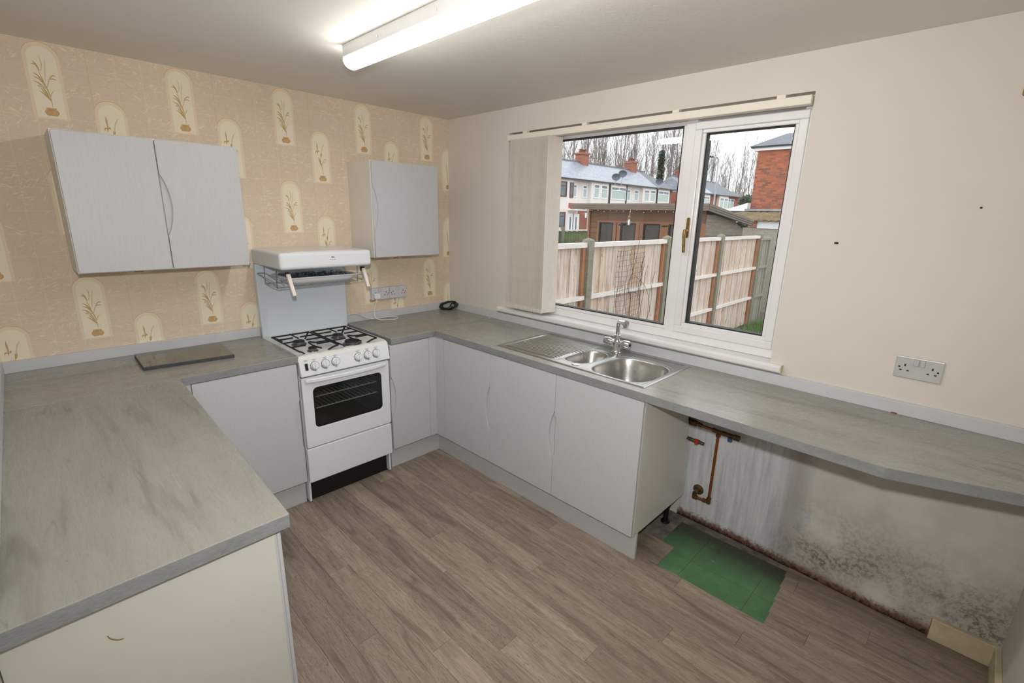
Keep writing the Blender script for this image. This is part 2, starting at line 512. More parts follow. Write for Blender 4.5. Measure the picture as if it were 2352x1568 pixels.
# world Y runs along the wall, world Z up: rotate so that texture x = Y, texture y = Z
MAT['brick_gable'] = m_brick('orange_red_brick_gable', srgb(196, 108, 72), srgb(122, 80, 70), srgb(152, 108, 90), 1.15, rot=True)
MAT['brick_front'] = m_brick('red_brick_front', srgb(168, 92, 70), srgb(140, 76, 62), srgb(160, 140, 126), 1.0)

def m_slate():
    t = NT('wet_blue_grey_slate')
    co = t.coord('World')
    s = t.sep(co)
    fr = t.math('FRACT', t.math('MULTIPLY', s[2], 5.5))
    n = t.noise(t.coord('World', scale=(2.5, 1, 5)), 1.6, 4)
    c = t.ramp(n, [(.3, srgb(128, 134, 144)), (.7, srgb(164, 170, 180))])
    c = t.mix(t.math('MULTIPLY', t.smooth(fr, .8, .95), .45), c, srgb(110, 114, 124))
    t.set(c, .35, spec=.6)
    return t.mat
MAT['roof_blue'] = m_slate()
MAT['roof_dark'] = plain('dark_slate', srgb(104, 108, 114), .5, var=.15, scale=2, stretch=(1, 1, 8))

# ================================================================== mesh helpers
def org(o):
    v = Vector((0, 0, 0))
    while o is not None:
        v += o.location
        o = o.parent
    return v

class MB:
    def __init__(s):
        s.v = []; s.f = []; s.m = []
    def add(s, vs, fs, mi=0):
        b = len(s.v)
        s.v += [tuple(p) for p in vs]
        s.f += [tuple(i + b for i in f) for f in fs]
        s.m += [mi] * len(fs)
        return s
    def box(s, x0, y0, z0, x1, y1, z1, mi=0):
        x0, x1 = min(x0, x1), max(x0, x1); y0, y1 = min(y0, y1), max(y0, y1); z0, z1 = min(z0, z1), max(z0, z1)
        vs = [(x0, y0, z0), (x1, y0, z0), (x1, y1, z0), (x0, y1, z0), (x0, y0, z1), (x1, y0, z1), (x1, y1, z1), (x0, y1, z1)]
        return s.add(vs, [(0, 3, 2, 1), (4, 5, 6, 7), (0, 1, 5, 4), (1, 2, 6, 5), (2, 3, 7, 6), (3, 0, 4, 7)], mi)
    def prism(s, poly, axis, a, b, mi=0):
        # poly in the two other axes, in order (x,y) for z, (x,z) for y, (y,z) for x
        def P(p, t):
            return {'z': (p[0], p[1], t), 'y': (p[0], t, p[1]), 'x': (t, p[0], p[1])}[axis]
        n = len(poly)
        area = sum(poly[i][0] * poly[(i + 1) % n][1] - poly[(i + 1) % n][0] * poly[i][1] for i in range(n))
        if area < 0: poly = poly[::-1]
        a, b = min(a, b), max(a, b)
        vs = [P(p, a) for p in poly] + [P(p, b) for p in poly]
        lo = tuple(range(n)); hi = tuple(range(n, 2 * n))
        sides = [(i, (i + 1) % n, n + (i + 1) % n, n + i) for i in range(n)]
        if axis == 'y':
            fs = [lo, hi[::-1]] + [q[::-1] for q in sides]
        else:
            fs = [lo[::-1], hi] + sides
        return s.add(vs, fs, mi)
    def tube(s, pts, r, n=8, closed=False, mi=0, caps=True):
        pts = [Vector(p) for p in pts]
        k = len(pts)
        rr = r if isinstance(r, (list, tuple)) else [r] * k
        tang = []
        for i in range(k):
            if closed:
                d = pts[(i + 1) % k] - pts[i - 1]
            else:
                d = pts[min(i + 1, k - 1)] - pts[max(i - 1, 0)]
            tang.append(d.normalized() if d.length > 1e-9 else Vector((0, 0, 1)))
        up = Vector((0, 0, 1)) if abs(tang[0].z) < .9 else Vector((1, 0, 0))
        nrm = (up - tang[0] * up.dot(tang[0])).normalized()
        vs = []
        for i in range(k):
            nrm = nrm - tang[i] * nrm.dot(tang[i])
            nrm = nrm.normalized() if nrm.length > 1e-9 else tang[i].orthogonal().normalized()
            bi = tang[i].cross(nrm)
            for j in range(n):
                a = 2 * math.pi * j / n
                vs.append(pts[i] + (nrm * math.cos(a) + bi * math.sin(a)) * rr[i])
        fs = []
        for i in range(k if closed else k - 1):
            i2 = (i + 1) % k
            for j in range(n):
                j2 = (j + 1) % n
                fs.append((i * n + j, i * n + j2, i2 * n + j2, i2 * n + j))
        if caps and not closed:
            fs.append(tuple(range(n))[::-1])
            fs.append(tuple((k - 1) * n + j for j in range(n)))
        return s.add(vs, fs, mi)
    def cyl(s, p0, p1, r0, r1=None, n=20, mi=0):
        return s.tube([p0, p1], [r0, r0 if r1 is None else r1], n, mi=mi)
    def lathe(s, prof, c, n=28, mi=0, axis='z'):
        # prof: (radius, height)
        vs = []; k = len(prof)
        for (r, h) in prof:
            for j in range(n):
                a = 2 * math.pi * j / n
                p = (r * math.cos(a), r * math.sin(a), h)
                if axis == 'y': p = (p[0], p[2], -p[1])
                if axis == 'x': p = (p[2], p[0], p[1])
                vs.append((c[0] + p[0], c[1] + p[1], c[2] + p[2]))
        fs = []
        for i in range(k - 1):
            for j in range(n):
                j2 = (j + 1) % n
                fs.append((i * n + j, i * n + j2, (i + 1) * n + j2, (i + 1) * n + j))
        fs.append(tuple(range(n))[::-1]); fs.append(tuple((k - 1) * n + j for j in range(n)))
        return s.add(vs, fs, mi)
    def mesh(s, name, o=Vector((0, 0, 0))):
        me = bpy.data.meshes.new(name)
        me.from_pydata([(x - o.x, y - o.y, z - o.z) for x, y, z in s.v], [], s.f)
        if any(s.m):
            me.polygons.foreach_set('material_index', s.m)
        me.validate()
        return me
    def build(s, name, mats, parent=None, smooth=False, bevel=0, seg=2, at=None, weld=False):
        o0 = org(parent) if parent else Vector(at or (0, 0, 0))
        me = s.mesh(name, o0)
        for mm in (mats if isinstance(mats, (list, tuple)) else [mats]):
            me.materials.append(MAT[mm] if isinstance(mm, str) else mm)
        o = bpy.data.objects.new(name, me)
        COL.objects.link(o)
        if parent:
            o.parent = parent
        else:
            o.location = o0
        if smooth:
            me.polygons.foreach_set('use_smooth', [True] * len(me.polygons))
            if smooth != 'all':
                es = o.modifiers.new('split', 'EDGE_SPLIT'); es.split_angle = R(38)
        if bevel:
            bv = o.modifiers.new('bevel', 'BEVEL')
            bv.width = bevel; bv.segments = seg; bv.limit_method = 'ANGLE'; bv.angle_limit = R(40)
            bv.harden_normals = False
        return o

def tag(o, label, cat, group=None, kind=None):
    if label: o['label'] = label
    if cat: o['category'] = cat
    if group: o['group'] = group
    if kind: o['kind'] = kind
    return o
def thing(name, loc, label, cat, group=None, kind=None):
    o = bpy.data.objects.new(name, None)
    o.empty_display_size = .05
    COL.objects.link(o)
    o.location = loc
    return tag(o, label, cat, group, kind)
def struct(o):
    o['kind'] = 'structure'
    return o
def box(name, mat, parent, a, b, **kw):
    return MB().box(*a, *b).build(name, mat, parent, **kw)
def share(src, name, parent, loc, rot=None, scale=None):
    o = bpy.data.objects.new(name, src.data)
    COL.objects.link(o)
    if parent is not None: o.parent = parent
    o.location = loc
    if rot: o.rotation_euler = rot
    if scale: o.scale = scale
    return o
def rrect(x0, y0, x1, y1, r, n=5):
    pts = []
    for (cx, cy, a0) in ((x1 - r, y1 - r, 0), (x0 + r, y1 - r, 90), (x0 + r, y0 + r, 180), (x1 - r, y0 + r, 270)):
        for i in range(n + 1):
            a = R(a0 + 90 * i / n)
            pts.append((cx + r * math.cos(a), cy + r * math.sin(a)))
    return pts
def catmull(pts, n=8, closed=False):
    P = [Vector(p) for p in pts]
    out = []
    k = len(P)
    for i in range(k if closed else k - 1):
        if closed:
            p0, p1, p2, p3 = P[i - 1], P[i], P[(i + 1) % k], P[(i + 2) % k]
        else:
            p0, p1, p2, p3 = P[max(i - 1, 0)], P[i], P[i + 1], P[min(i + 2, k - 1)]
        for j in range(n):
            t = j / n
            out.append(.5 * ((2 * p1) + (-p0 + p2) * t + (2 * p0 - 5 * p1 + 4 * p2 - p3) * t * t + (-p0 + 3 * p1 - 3 * p2 + p3) * t ** 3))
    if not closed: out.append(P[-1])
    return out

# ================================================================== room shell
HC = 2.3628; XL = -2.6269; YF = -3.4762; WT = .28
WY0, WY1, WZ0, WZ1 = -.6657, -2.4893, 1.0, 2.2058      # window opening
fl_o = struct(box('floor', 'concrete', None, (XL - .1, YF - .1, -.12), (WT, .1, -.0045)))
struct(box('ceiling', 'ceiling', None, (XL - .1, YF - .1, HC), (WT, .25, HC + .12)))
wall_back = struct(box('wall_back', 'wallpaper', None, (XL - .1, 0, -.12), (0, .25, HC)))
struct(box('wall_left', 'cream', None, (XL - .15, YF - .1, -.12), (XL, 0, HC)))
struct(box('wall_front', 'cream', None, (XL, YF - .15, -.12), (WT, YF, HC)))
b = MB()
b.box(0, YF, -.5, WT, WY1, HC).box(0, WY0, -.5, WT, .25, HC).box(0, WY1, WZ1, WT, WY0, HC).box(0, WY1, -.5, WT, WY0, WZ0)
wall_win = struct(b.build('wall_window', 'cream'))
# bare plaster skin under the worktop where the wall was never decorated
b = MB().prism([(.002, -2.13), (-.003, -2.13), (-.004, -2.45), (-.022, -2.72), (-.044, -3.08), (-.044, YF), (.002, YF)], 'z', -.004, .874)
b.build('bare_plaster', 'plaster', wall_win)

# floor planks, one by one, cut round the hole that shows the old green tiles
XS = [-2.19 + .1003 * i for i in range(0, 22)]
XS = [-.587 - .1003 * k for k in range(16, 0, -1)] + [-.587, -.486, -.397, -.30, -.20, -.10, -.001]
JOINT = {0: .3, 1: -1.75, 2: -1.28, 3: -2.12, 4: -1.655, 5: -1.205, 6: -.878, 7: -1.391, 8: -1.056, 9: -1.57, 10: -1.32, 11: -1.671, 12: -.849, 13: -1.489, 14: -1.145, 15: -.695, 16: -2.395, 17: -2.916, 18: -2.62, 19: -3.096, 20: -2.80, 21: -3.2}
first_col = 0
cols = len(XS) - 1
pl_mesh = {}
random.seed(4)
for i in range(cols):
    x0, x1 = XS[i], XS[i + 1]
    xm = (x0 + x1) / 2
    # column index in the measured joint table: column ending at -.587 is 15
    k = i - (cols - 6) + 15 if i < cols - 6 + 1 else 15 + (i - (cols - 7))
    k = 15 - (16 - 1 - i) if i <= 15 else i
    j0 = JOINT.get(k, random.uniform(-1.9, -.9))
    if xm < -2.11 : continue
    ys = [j0 + 1.011 * q for q in range(-4, 5)]
    ytop = -.50 if xm < -.33 else -2.10
    ybot = YF
    edge_y = -2.764 + (xm + .48) * .064      # ragged cut where the vinyl was lifted
    if xm > -.33: ytop = edge_y
    for q in range(len(ys) - 1):
        a, c = ys[q], ys[q + 1]
        a = max(a, ybot); c = min(c, ytop)
        if c - a < .01: continue
        segs = [(a, c)]
        if -.5 < xm < -.33:
            segs = [(a, min(c, edge_y)), (max(a, -2.264), c)]
        for (s0, s1) in segs:
            if s1 - s0 < .012: continue
            g = .00045
            o = MB().box(x0 + g, s0 + g, -.0045, x1 - g, s1 - g, 0).build('plank', 'plank', fl_o)
# green tiles in the hole
ty = [-2.19, -2.37, -2.667, -2.775]
tx = [-.49, -.335, -.06]
for i in range(2):
    for j in range(3):
        y1, y0 = ty[j], ty[j + 1]
        x0, x1 = tx[i], tx[i + 1]
        if i == 0 and j == 0: y1 = -2.262
        MB().box(x0 + .001, y0 + .001, -.0045, x1 - .001, y1 - .001, -.002).build('tile', 'green', fl_o)

# wallpaper motifs: arched panels, each with a plant in a pot
def arch(w, h, o=0):
    pts = [(-w / 2 - o, -o), (w / 2 + o, -o), (w / 2 + o, h - w / 2)]
    for i in range(1, 12):
        a = math.pi * i / 12
        pts.append(((w / 2 + o) * math.cos(a), h - w / 2 + (w / 2 + o) * math.sin(a)))
    pts.append((-w / 2 - o, h - w / 2))
    return pts
def motif(kind):
    b = MB()
    b.prism(arch(.108, .300, .006), 'y', -.00012, 0, 1)
    ring = arch(.108, .300, .009)[2:]
    inn = arch(.108, .300, .006)[2:]
    for i in range(1, len(ring) - 2):
        b.prism([ring[i], ring[i + 1], inn[i + 1], inn[i]], 'y', -.00016, 0, 4)
    b.prism(arch(.096, .290, 0), 'y', -.0003, 0, 0)
    dep = [.0005]
    def stroke(pts, w0, mi=2):
        dep[0] += .00004
        P = catmull([(p[0], 0, p[1]) for p in pts], 5)
        L = []; Rr = []
        n = len(P) - 1
        for i, p in enumerate(P):
            d = (P[min(i + 1, n)] - P[max(i - 1, 0)]).normalized()
            ww = w0 * (math.sin(math.pi * (.12 + .83 * i / n))) * .5
            q = Vector((-d.z, 0, d.x)) * ww
            L.append((p.x + q.x, p.z + q.z)); Rr.append((p.x - q.x, p.z - q.z))
        for i in range(n):
            b.prism([L[i], L[i + 1], Rr[i + 1], Rr[i]], 'y', -dep[0], 0, mi)
    if kind == 1:
        stroke([(.008, .045), (.006, .09), (-.002, .13), (-.012, .17), (-.018, .205)], .0035)
        for (a, bb, cc) in [((.006, .07), (-.012, .095), (-.026, .108)), ((.006, .072), (-.008, .1), (-.02, .12)), ((.004, .08), (-.006, .11), (-.018, .128)),
                            ((-.002, .12), (-.022, .138), (-.04, .146)), ((-.004, .13), (-.018, .155), (-.036, .164)), ((-.008, .145), (-.02, .168), (-.034, .178)),
                            ((-.012, .19), (-.022, .212), (-.036, .216)), ((-.014, .192), (-.02, .214), (-.03, .226))]:
            stroke([a, bb, cc], .0048)
        for (a, bb, cc) in [((.006, .08), (.012, .1), (.024, .118)), ((.0, .12), (.016, .165), (.026, .175)), ((.016, .165), (.028, .178), (.038, .176)), ((.014, .16), (.026, .164), (.038, .160)),
                            ((.0, .15), (.006, .2), (.012, .24)), ((-.008, .19), (-.002, .22), (-.006, .25))]:
            stroke([a, bb, cc], .0042, 2 if a[1] > .158 and a[0] > .01 else 5)
        stroke([(-.002, .122), (-.016, .128), (-.03, .126)], .012, 5)
    else:
        stroke([(.006, .045), (.002, .09), (-.004, .13), (-.002, .16)], .0038)
        for (a, bb, cc) in [((-.002, .10), (-.012, .125), (-.018, .150)), ((-.002, .15), (.0, .17), (.008, .185)), ((-.002, .15), (.004, .165), (.004, .19)), ((-.022, .17), (-.02, .2), (-.018, .225)),
                            ((-.02, .18), (-.03, .185), (-.034, .172)), ((-.02, .18), (-.012, .19), (-.012, .18)), ((-.018, .19), (-.022, .215), (-.02, .24)), ((.0, .1), (-.008, .13), (-.010, .15))]:
            stroke([a, bb, cc], .0048)
        for (a, bb, cc) in [((.0, .1), (.014, .13), (.03, .15)), ((.014, .135), (.026, .14), (.036, .136)), ((.002, .17), (.012, .21), (.026, .235)), ((.008, .12), (.016, .12), (.022, .13))]:
            stroke([a, bb, cc], .005, 5)
    pot = [(-.014, .008), (.018, .008), (.026, .018), (.026, .026), (.018, .036), (.02, .041), (-.016, .041), (-.014, .036), (-.022, .026), (-.022, .018)]
    b.prism(pot, 'y', -dep[0] - .0001, 0, 3)
    return b
mm_ = {}
for kind, x_first, z_first in ((1, -2.258, 2.052), (2, -2.047, 1.847)):
    src = None
    for k in range(-1, 6):
        for j in range(-1, 4):
            x = x_first + .5135 * k; z = z_first - .5135 * j
            if x < XL + .05 or x > .06 or z + .3 > HC + .02 or z < .66: continue
            if x > -.06: 
                continue
            if src is None:
                src = motif(kind).build('wallpaper_motif', ['motif', 'motif_rim', 'leaf_print', 'pot_print', 'motif_rim_dark', 'leaf_print2'], wall_back)
                src.location = (x, -.0001, z)
            else:
                share(src, 'wallpaper_motif', wall_back, (x, -.0001, z))
# the half motifs by the corner
for z in (1.847, 1.3335, .82):
    b = MB()
    for p, mi, d in ((arch(.108, .300, .006), 1, .00012), (arch(.096, .290, 0), 0, .0003)):
        q = [(min(a, .0065), c) for a, c in p]
        b.prism(q, 'y', -d, 0, mi)
    b.prism([(-.016, .008), (.006, .008), (.006, .041), (-.014, .041), (-.022, .026)], 'y', -.0005, 0, 3)
    b.prism([(.0, .045), (.004, .045), (-.004, .12), (-.014, .2), (-.018, .2)], 'y', -.0005, 0, 2)
    o = b.build('wallpaper_motif', ['motif', 'motif_rim', 'leaf_print', 'pot_print'], wall_back)
    o.location = (-.0075, -.0001, z)

# ================================================================== window
GX = .095
win = struct(thing('window_1', (.1, (WY0 + WY1) / 2, 1.01), None, None))
def frame_ring(b, y0, y1, z0, z1, w, x0, x1, mi=0, wb=None, wt=None):
    wb = wb or w; wt = wt or w
    b.box(x0, y0, z0, x1, y1, z0 + wb, mi).box(x0, y0, z1 - wt, x1, y1, z1, mi)
    b.box(x0, y0, z0 + wb, x1, y0 + w, z1 - wt, mi).box(x0, y1 - w, z0 + wb, x1, y1, z1 - wt, mi)
    return b
FX0, FX1 = .066, .136
b = MB()
frame_ring(b, WY1, WY0, 1.012, WZ1, .045, FX0, FX1)
b.box(FX0 + .0003, -1.958, 1.05, FX1, -1.90, WZ1 - .04)
b.build('outer_frame', 'upvc', win, bevel=.003)
# fixed light: glazing bead and pane
FB = (-1.900, WY0 - .045, 1.057, WZ1 - .045)
b = frame_ring(MB(), FB[0], FB[1], FB[2], FB[3], .019, FX0 + .012, FX0 + .026)
b.build('glazing_bead', 'upvc', win, bevel=.004)
b = frame_ring(MB(), FB[0] + .017, FB[1] - .017, FB[2] + .017, FB[3] - .017, .008, GX - .012, GX + .030)
b.build('black_gasket', 'black_gasket', win)
box('pane', 'glass', win, (GX - .002, FB[0] + .018, FB[2] + .018), (GX + .002, FB[1] - .018, FB[3] - .018))
# opening sash on the right
S = (WY1 + .022, -1.952, 1.058, 2.150)
sash = frame_ring(MB(), S[0], S[1], S[2], S[3], .038, FX0 - .009, FX1 - .008).build('sash', 'upvc', win, bevel=.004)
frame_ring(MB(), S[0] + .036, S[1] - .036, S[2] + .036, S[3] - .036, .019, FX0 + .003, FX0 + .024).build('glazing_bead', 'upvc', sash, bevel=.004)
frame_ring(MB(), S[0] + .052, S[1] - .052, S[2] + .052, S[3] - .052, .009, GX - .013, GX + .030).build('black_gasket', 'black_gasket', sash)
box('pane', 'glass', sash, (GX - .002, S[0] + .054, S[2] + .054), (GX + .002, S[1] - .054, S[3] - .054))
# gold espagnolette handle
hx = FX0 - .009
b = MB()
b.prism(rrect(-1.981, 1.575, -1.965, 1.680, .0075), 'x', hx - .008, hx)
b.cyl((hx - .006, -1.973, 1.612), (hx - .034, -1.973, 1.612), .0095, .0085, 16)
b.tube(catmull([(hx - .034, -1.973, 1.617), (hx - .038, -1.973, 1.595), (hx - .034, -1.975, 1.55), (hx - .03, -1.976, 1.50)], 6), .0082, 12)
b.build('handle', 'brass', win, smooth=True)
# sill board
b = MB().prism([(-.034, .983), (-.030, .975), (.066, .975), (.066, 1.012), (-.024, 1.012), (-.031, 1.008), (-.034, 1.0)], 'y', -2.545, -.600)
sill = b.build('window_sill', 'upvc', win, bevel=.003)
box('end_cap', 'old_skirting', sill, (-.0345, -2.549, .975), (0, -2.545, 1.012))

# vertical blind, drawn to the left
blind = thing('vertical_blind', (.015, -.9, 2.20), 'off-white vertical blind, vanes stacked at the left of the window', 'blind')
box('head_rail', 'rail', blind, (-.022, -2.484, 2.154), (.022, -.668, 2.190), bevel=.003)
for y in (-.82, -1.30, -1.87, -2.36):
    box('bracket', 'rail', blind, (-.010, y - .018, 2.186), (.018, y + .018, 2.206))
nv = 20
src = None
VY0, VDY = -.752, .0172
random.seed(2)
for i in range(nv):
    y = VY0 - VDY * i
    if src is None:
        b = MB()
        pts = [(-.060, 0), (-.030, .0030), (0, .0040), (.030, .0030), (.060, 0)]
        n = len(pts)
        vs = []
        for z in (1.035, 2.153):
            vs += [(x, yy + .0005, z) for x, yy in pts] + [(x, yy - .0005, z) for x, yy in pts[::-1]]
        k = 2 * n
        fs = [tuple(range(k))[::-1], tuple(range(k, 2 * k))] + [(j, (j + 1) % k, k + (j + 1) % k, k + j) for j in range(k)]
        src = b.add(vs, fs).build('vane', 'vane', None)
        src.parent = blind
        src.data.transform(Matrix.Translation((0, 0, -2.20)))
        src.location = (-.017, y + .9, 0)
        src.rotation_euler = (0, 0, R(-10))
    else:
        share(src, 'vane', blind, (-.017, y + .9, 0), rot=(0, 0, R(random.uniform(-13, -8))))
for i in range(nv):
    y = VY0 - VDY * i
    o = MB().prism([(-.069, y + .0075), (-.069, y + .0120), (.034, y - .0065), (.034, y - .0110)], 'z', 1.036, 1.060).build('weight', 'vane', blind)
b = MB()
for i in range(nv - 1):
    y = VY0 - VDY * i
    for s_ in range(5):
        for x in (-.064, -.068):
            b.lathe([(.0005, -.0020), (.0020, 0), (.0005, .0020)], (x, y - VDY * s_ / 5, 1.050 - .012 * math.sin(math.pi * s_ / 5) - (.006 if x < -.066 else 0)), 6)
b.build('bead_chain', 'white_plastic', blind)['kind'] = 'stuff'

# ================================================================== ceiling light
LX = -1.305
lt = thing('ceiling_light', (LX, -1.738, HC), 'lit white fluorescent batten light on the ceiling', 'ceiling light')
box('base', 'white_plastic', lt, (LX - .04, -2.486, 2.313), (LX + .04, -.990, HC - .0005), bevel=.003)
prof = [(LX - .0405, 2.314)] + [(LX - .0405 * math.cos(math.pi * i / 16), 2.306 - .033 * math.sin(math.pi * i / 16)) for i in range(17)] + [(LX + .0405, 2.314)]
MB().prism(prof, 'y', -2.488, -.988).build('diffuser', 'diffuser', lt, bevel=.006, seg=3)
for y in (-1.28, -1.66):
    MB().cyl((LX - .039, y, 2.335), (LX - .043, y, 2.335), .004, n=8).build('screw', 'chrome', lt)

# ================================================================== worktops
H = .9101; TH = .0385
wt = thing('worktop', (-2.05, -.6, H - TH), 'grey wood-grain worktop, L-shaped, left of the cooker and under the chopping slab', 'worktop')
MB().prism([(XL, 0), (-1.506, 0), (-1.506, -.598), (XL, -.598)], 'z', H - TH, H).build('back_slab', 'wt_x', wt, bevel=.0025)
MB().prism([(XL, -.5985), (-2.0455, -.5985), (-2.085, -1.978), (XL, -1.985)], 'z', H - TH, H).build('peninsula_slab', 'wt_y', wt, bevel=.0025)
b = MB()
b.box(-2.0455, -.5992, H - TH + .001, -1.506, -.5978, H - .002)
b.prism([(XL, -1.9862), (XL, -1.9845), (-2.0848, -1.9775), (-2.0862, -1.9792)], 'z', H - TH + .0005, H - .0015)
b.prism([(-2.0862, -1.9792), (-2.0848, -1.9775), (-2.0453, -.5995), (-2.0467, -.6)][::-1], 'z', H - TH + .0005, H - .0015)
b.build('edging', 'edge', wt)
wt2 = thing('worktop', (-.3, -1.8, H - TH), 'grey wood-grain worktop running from the cooker round the corner under the window', 'worktop')
MB().prism([(-.935, 0), (0, 0), (0, -.598), (-.935, -.598)], 'z', H - TH, H).build('corner_slab', 'wt_x', wt2, bevel=.0025)
hx0, hx1, hy0, hy1 = -.515, -.13, -2.105, -1.52
b = MB()
b.box(-.598, hy1, H - TH, 0, -.5985, H)
b.box(-.598, hy0, H - TH, hx0, hy1, H)
b.box(hx1, hy0, H - TH, 0, hy1, H)
b.prism([(-.598, hy0), (0, hy0), (0, YF), (-.458, YF), (-.501, -3.354), (-.611, -3.039)], 'z', H - TH, H)
b.build('window_slab', 'wt_y', wt2)
b = MB()
b.box(-.935, -.5992, H - TH + .001, -.5985, -.5978, H - .002)
b.prism([(-.5994, -.5985), (-.597, -.5985), (-.5965, hy0), (-.6095, -3.039), (-.6122, -3.039), (-.5994, hy0)], 'z', H - TH + .0005, H - .0015)
b.prism([(-.6122, -3.0395), (-.6098, -3.0395), (-.50, -3.354), (-.457, YF), (-.4594, YF), (-.5022, -3.354)], 'z', H - TH + .0005, H - .0015)
b.box(-.9355, -.598, H - TH + .0005, -.934, -.02, H - .0015)
b.build('edging', 'edge', wt2)

# upstands
UT, UH = .0173, .0545
for lab, a, c in (
    ('grey upstand strip on wallpapered wall behind the chopping slab', (XL + UT, -UT, H), (-1.503, -.0006, H + UH)),
    ('grey upstand strip on wallpapered wall below the double sockets', (-.935, -UT, H), (-.0005, -.0006, H + UH)),
    ('grey upstand strip on left wall beside the peninsula worktop', (XL + .0006, -1.98, H), (XL + UT, -.0006, H + UH)),
    ('grey upstand strip in the corner left of the sink', (-UT, -1.160, H), (-.0006, -UT - .0005, H + UH)),
    ('long grey upstand strip running behind sink and tap to the right', (-UT, YF + .001, H), (-.0006, -1.161, H + UH))):
    tag(MB().box(*a, *c).build('upstand', 'upstand', None, bevel=.0015, at=((a[0] + c[0]) / 2, (a[1] + c[1]) / 2, H)), lab, 'upstand', 'worktop upstands')

# ================================================================== kitchen units
def door_mesh(axis, face, u0, u1, z0, z1, th=.018, scoop=None, sdir=1, r=.006, depth=.033):
    """A slab door; the outer layer has an arched finger scoop cut in the u0 (sdir=1) or u1 (sdir=-1) edge."""
    b = MB()
    full = rrect(u0, z0, u1, z1, r, 4)
    outer = full
    if scoop:
        s0, s1 = scoop
        arc = []
        for i in range(17):
            t = i / 16
            z = s1 + (s0 - s1) * t
            d = depth * math.sin(math.pi * t) ** .8
            arc.append((u0 + d, z) if sdir == 1 else (u1 - d, z))
        if sdir == 1:
            left = [(u0 + r * (1 - math.cos(R(a))), z0 + r * (1 - math.sin(R(a)))) for a in ()]
            outer = rrect(u0, z0, u1, z1, r, 4)
            # points are ordered right-top, left-top, left-bottom, right-bottom: insert after left-top
            outer = outer[:10] + arc + outer[10:]
        else:
            outer = outer[:0] + outer
            outer = outer + [(p[0], p[1]) for p in arc[::-1]]
    lo, hi = (face, face + th / 2, ) if True else None
    return b, full, outer
def door(name, axis, face, inward, u0, u1, z0, z1, parent, mat='door', scoop=None, sdir=1, th=.018, r=.006):
    b, full, outer = door_mesh(axis, face, u0, u1, z0, z1, th, scoop, sdir, r)
    b.prism(outer, axis, face, face + inward * th * .55)
    b.prism(full, axis, face + inward * th * .55, face + inward * th)
    return b.build(name, mat, parent, bevel=.0022, seg=2)

ZD0, ZD1 = .157, .868
# base unit left of the cooker
u = thing('base_cabinet', (-1.77, -.3, 0), 'grey base cabinet left of the white cooker, finger scoop by the cooker', 'cabinet', 'kitchen base cabinets')
box('carcass', 'carcass', u, (-2.04, -.575, .15), (-1.516, -.02, .871))
door('door', 'y', -.596, 1, -2.004, -1.518, ZD0, ZD1, u, scoop=(.373, .661), sdir=-1)
box('filler_panel', 'door', u, (-2.06, -.590, .15), (-2.008, -.575, .871))
# peninsula unit: cream end panel faces the camera
u = thing('base_cabinet', (-2.36, -1.3, 0), 'pale cream end panel of the peninsula cabinet nearest the camera', 'cabinet', 'kitchen base cabinets')
box('carcass', 'carcass', u, (XL + .002, -1.93, .15), (-2.125, -.60, .871))
box('end_panel', 'panel_cream', u, (XL + .002, -1.951, 0), (-2.1195, -1.932, .871), bevel=.001)
door('door', 'x', -2.103, -1, -1.951, -1.40, ZD0, ZD1, u)
door('door', 'x', -2.103, -1, -1.397, -.85, ZD0, ZD1, u)
box('plinth', 'plinth', u, (-2.17, -1.930, 0), (-2.155, -.60, .15))
b = MB().tube(catmull([(-2.470, -1.952, .778), (-2.466, -1.9525, .768), (-2.455, -1.9525, .757), (-2.446, -1.952, .754)], 5), .0011, 5)
b.build('scratch', 'raw_wood', u)
# unit right of the cooker
u = thing('base_cabinet', (-.77, -.3, 0), 'narrow grey base cabinet between the cooker and the inside corner', 'cabinet', 'kitchen base cabinets')
box('carcass', 'carcass', u, (-.930, -.575, .15), (-.60, -.02, .871))
door('door', 'y', -.596, 1, -.945, -.6495, ZD0, ZD1, u, scoop=(.373, .661), sdir=1)
box('filler_panel', 'door', u, (-.6475, -.5935, .155), (-.5938, -.576, .870))
# corner unit under the window, first door
u = thing('base_cabinet', (-.3, -.9, 0), 'grey base cabinet in the inside corner, first door along the window run', 'cabinet', 'kitchen base cabinets')
box('carcass', 'carcass', u, (-.575, -1.138, .15), (-.02, -.60, .871))
door('door', 'x', -.596, 1, -1.1375, -.6885, ZD0, ZD1, u, scoop=(.373, .661), sdir=1)
box('filler_panel', 'door', u, (-.5945, -.6865, .155), (-.577, -.5938, .870))
# sink unit with two doors and an open side towards the appliance gap
u = thing('base_cabinet', (-.3, -1.65, 0), 'grey double-door cabinet below the stainless sink', 'cabinet', 'kitchen base cabinets')
b = MB()
b.prism([(-.575, .15), (-.025, .15), (-.055, .50), (-.085, .515), (-.055, .53), (-.07, .59), (-.09, .64), (-.03, .871), (-.575, .871)], 'y', -2.1642, -2.146)
b.box(-.575, -2.146, .15, -.04, -1.142, .168)
b.box(-.575, -1.158, .168, -.04, -1.142, .871)
b.box(-.05, -2.146, .168, -.04, -1.158, .60)
b.build('carcass', 'carcass', u, bevel=.001)
d2 = door('door', 'x', -.596, 1, -1.6495, -1.1400, ZD0, ZD1, u, scoop=(.373, .661), sdir=1)
d3 = door('door', 'x', -.596, 1, -2.1640, -1.6520, ZD0, ZD1, u, scoop=(.395, .645), sdir=-1)
for (x, y) in ((-.132, -2.123), (-.132, -1.2), (-.50, -2.05), (-.50, -1.2)):
    b = MB().lathe([(.024, 0), (.026, .004), (.024, .010), (.014, .014), (.014, .09), (.022, .12), (.022, .149)], (x, y, 0), 18)
    b.build('leg', 'black_plastic', u, smooth=True)

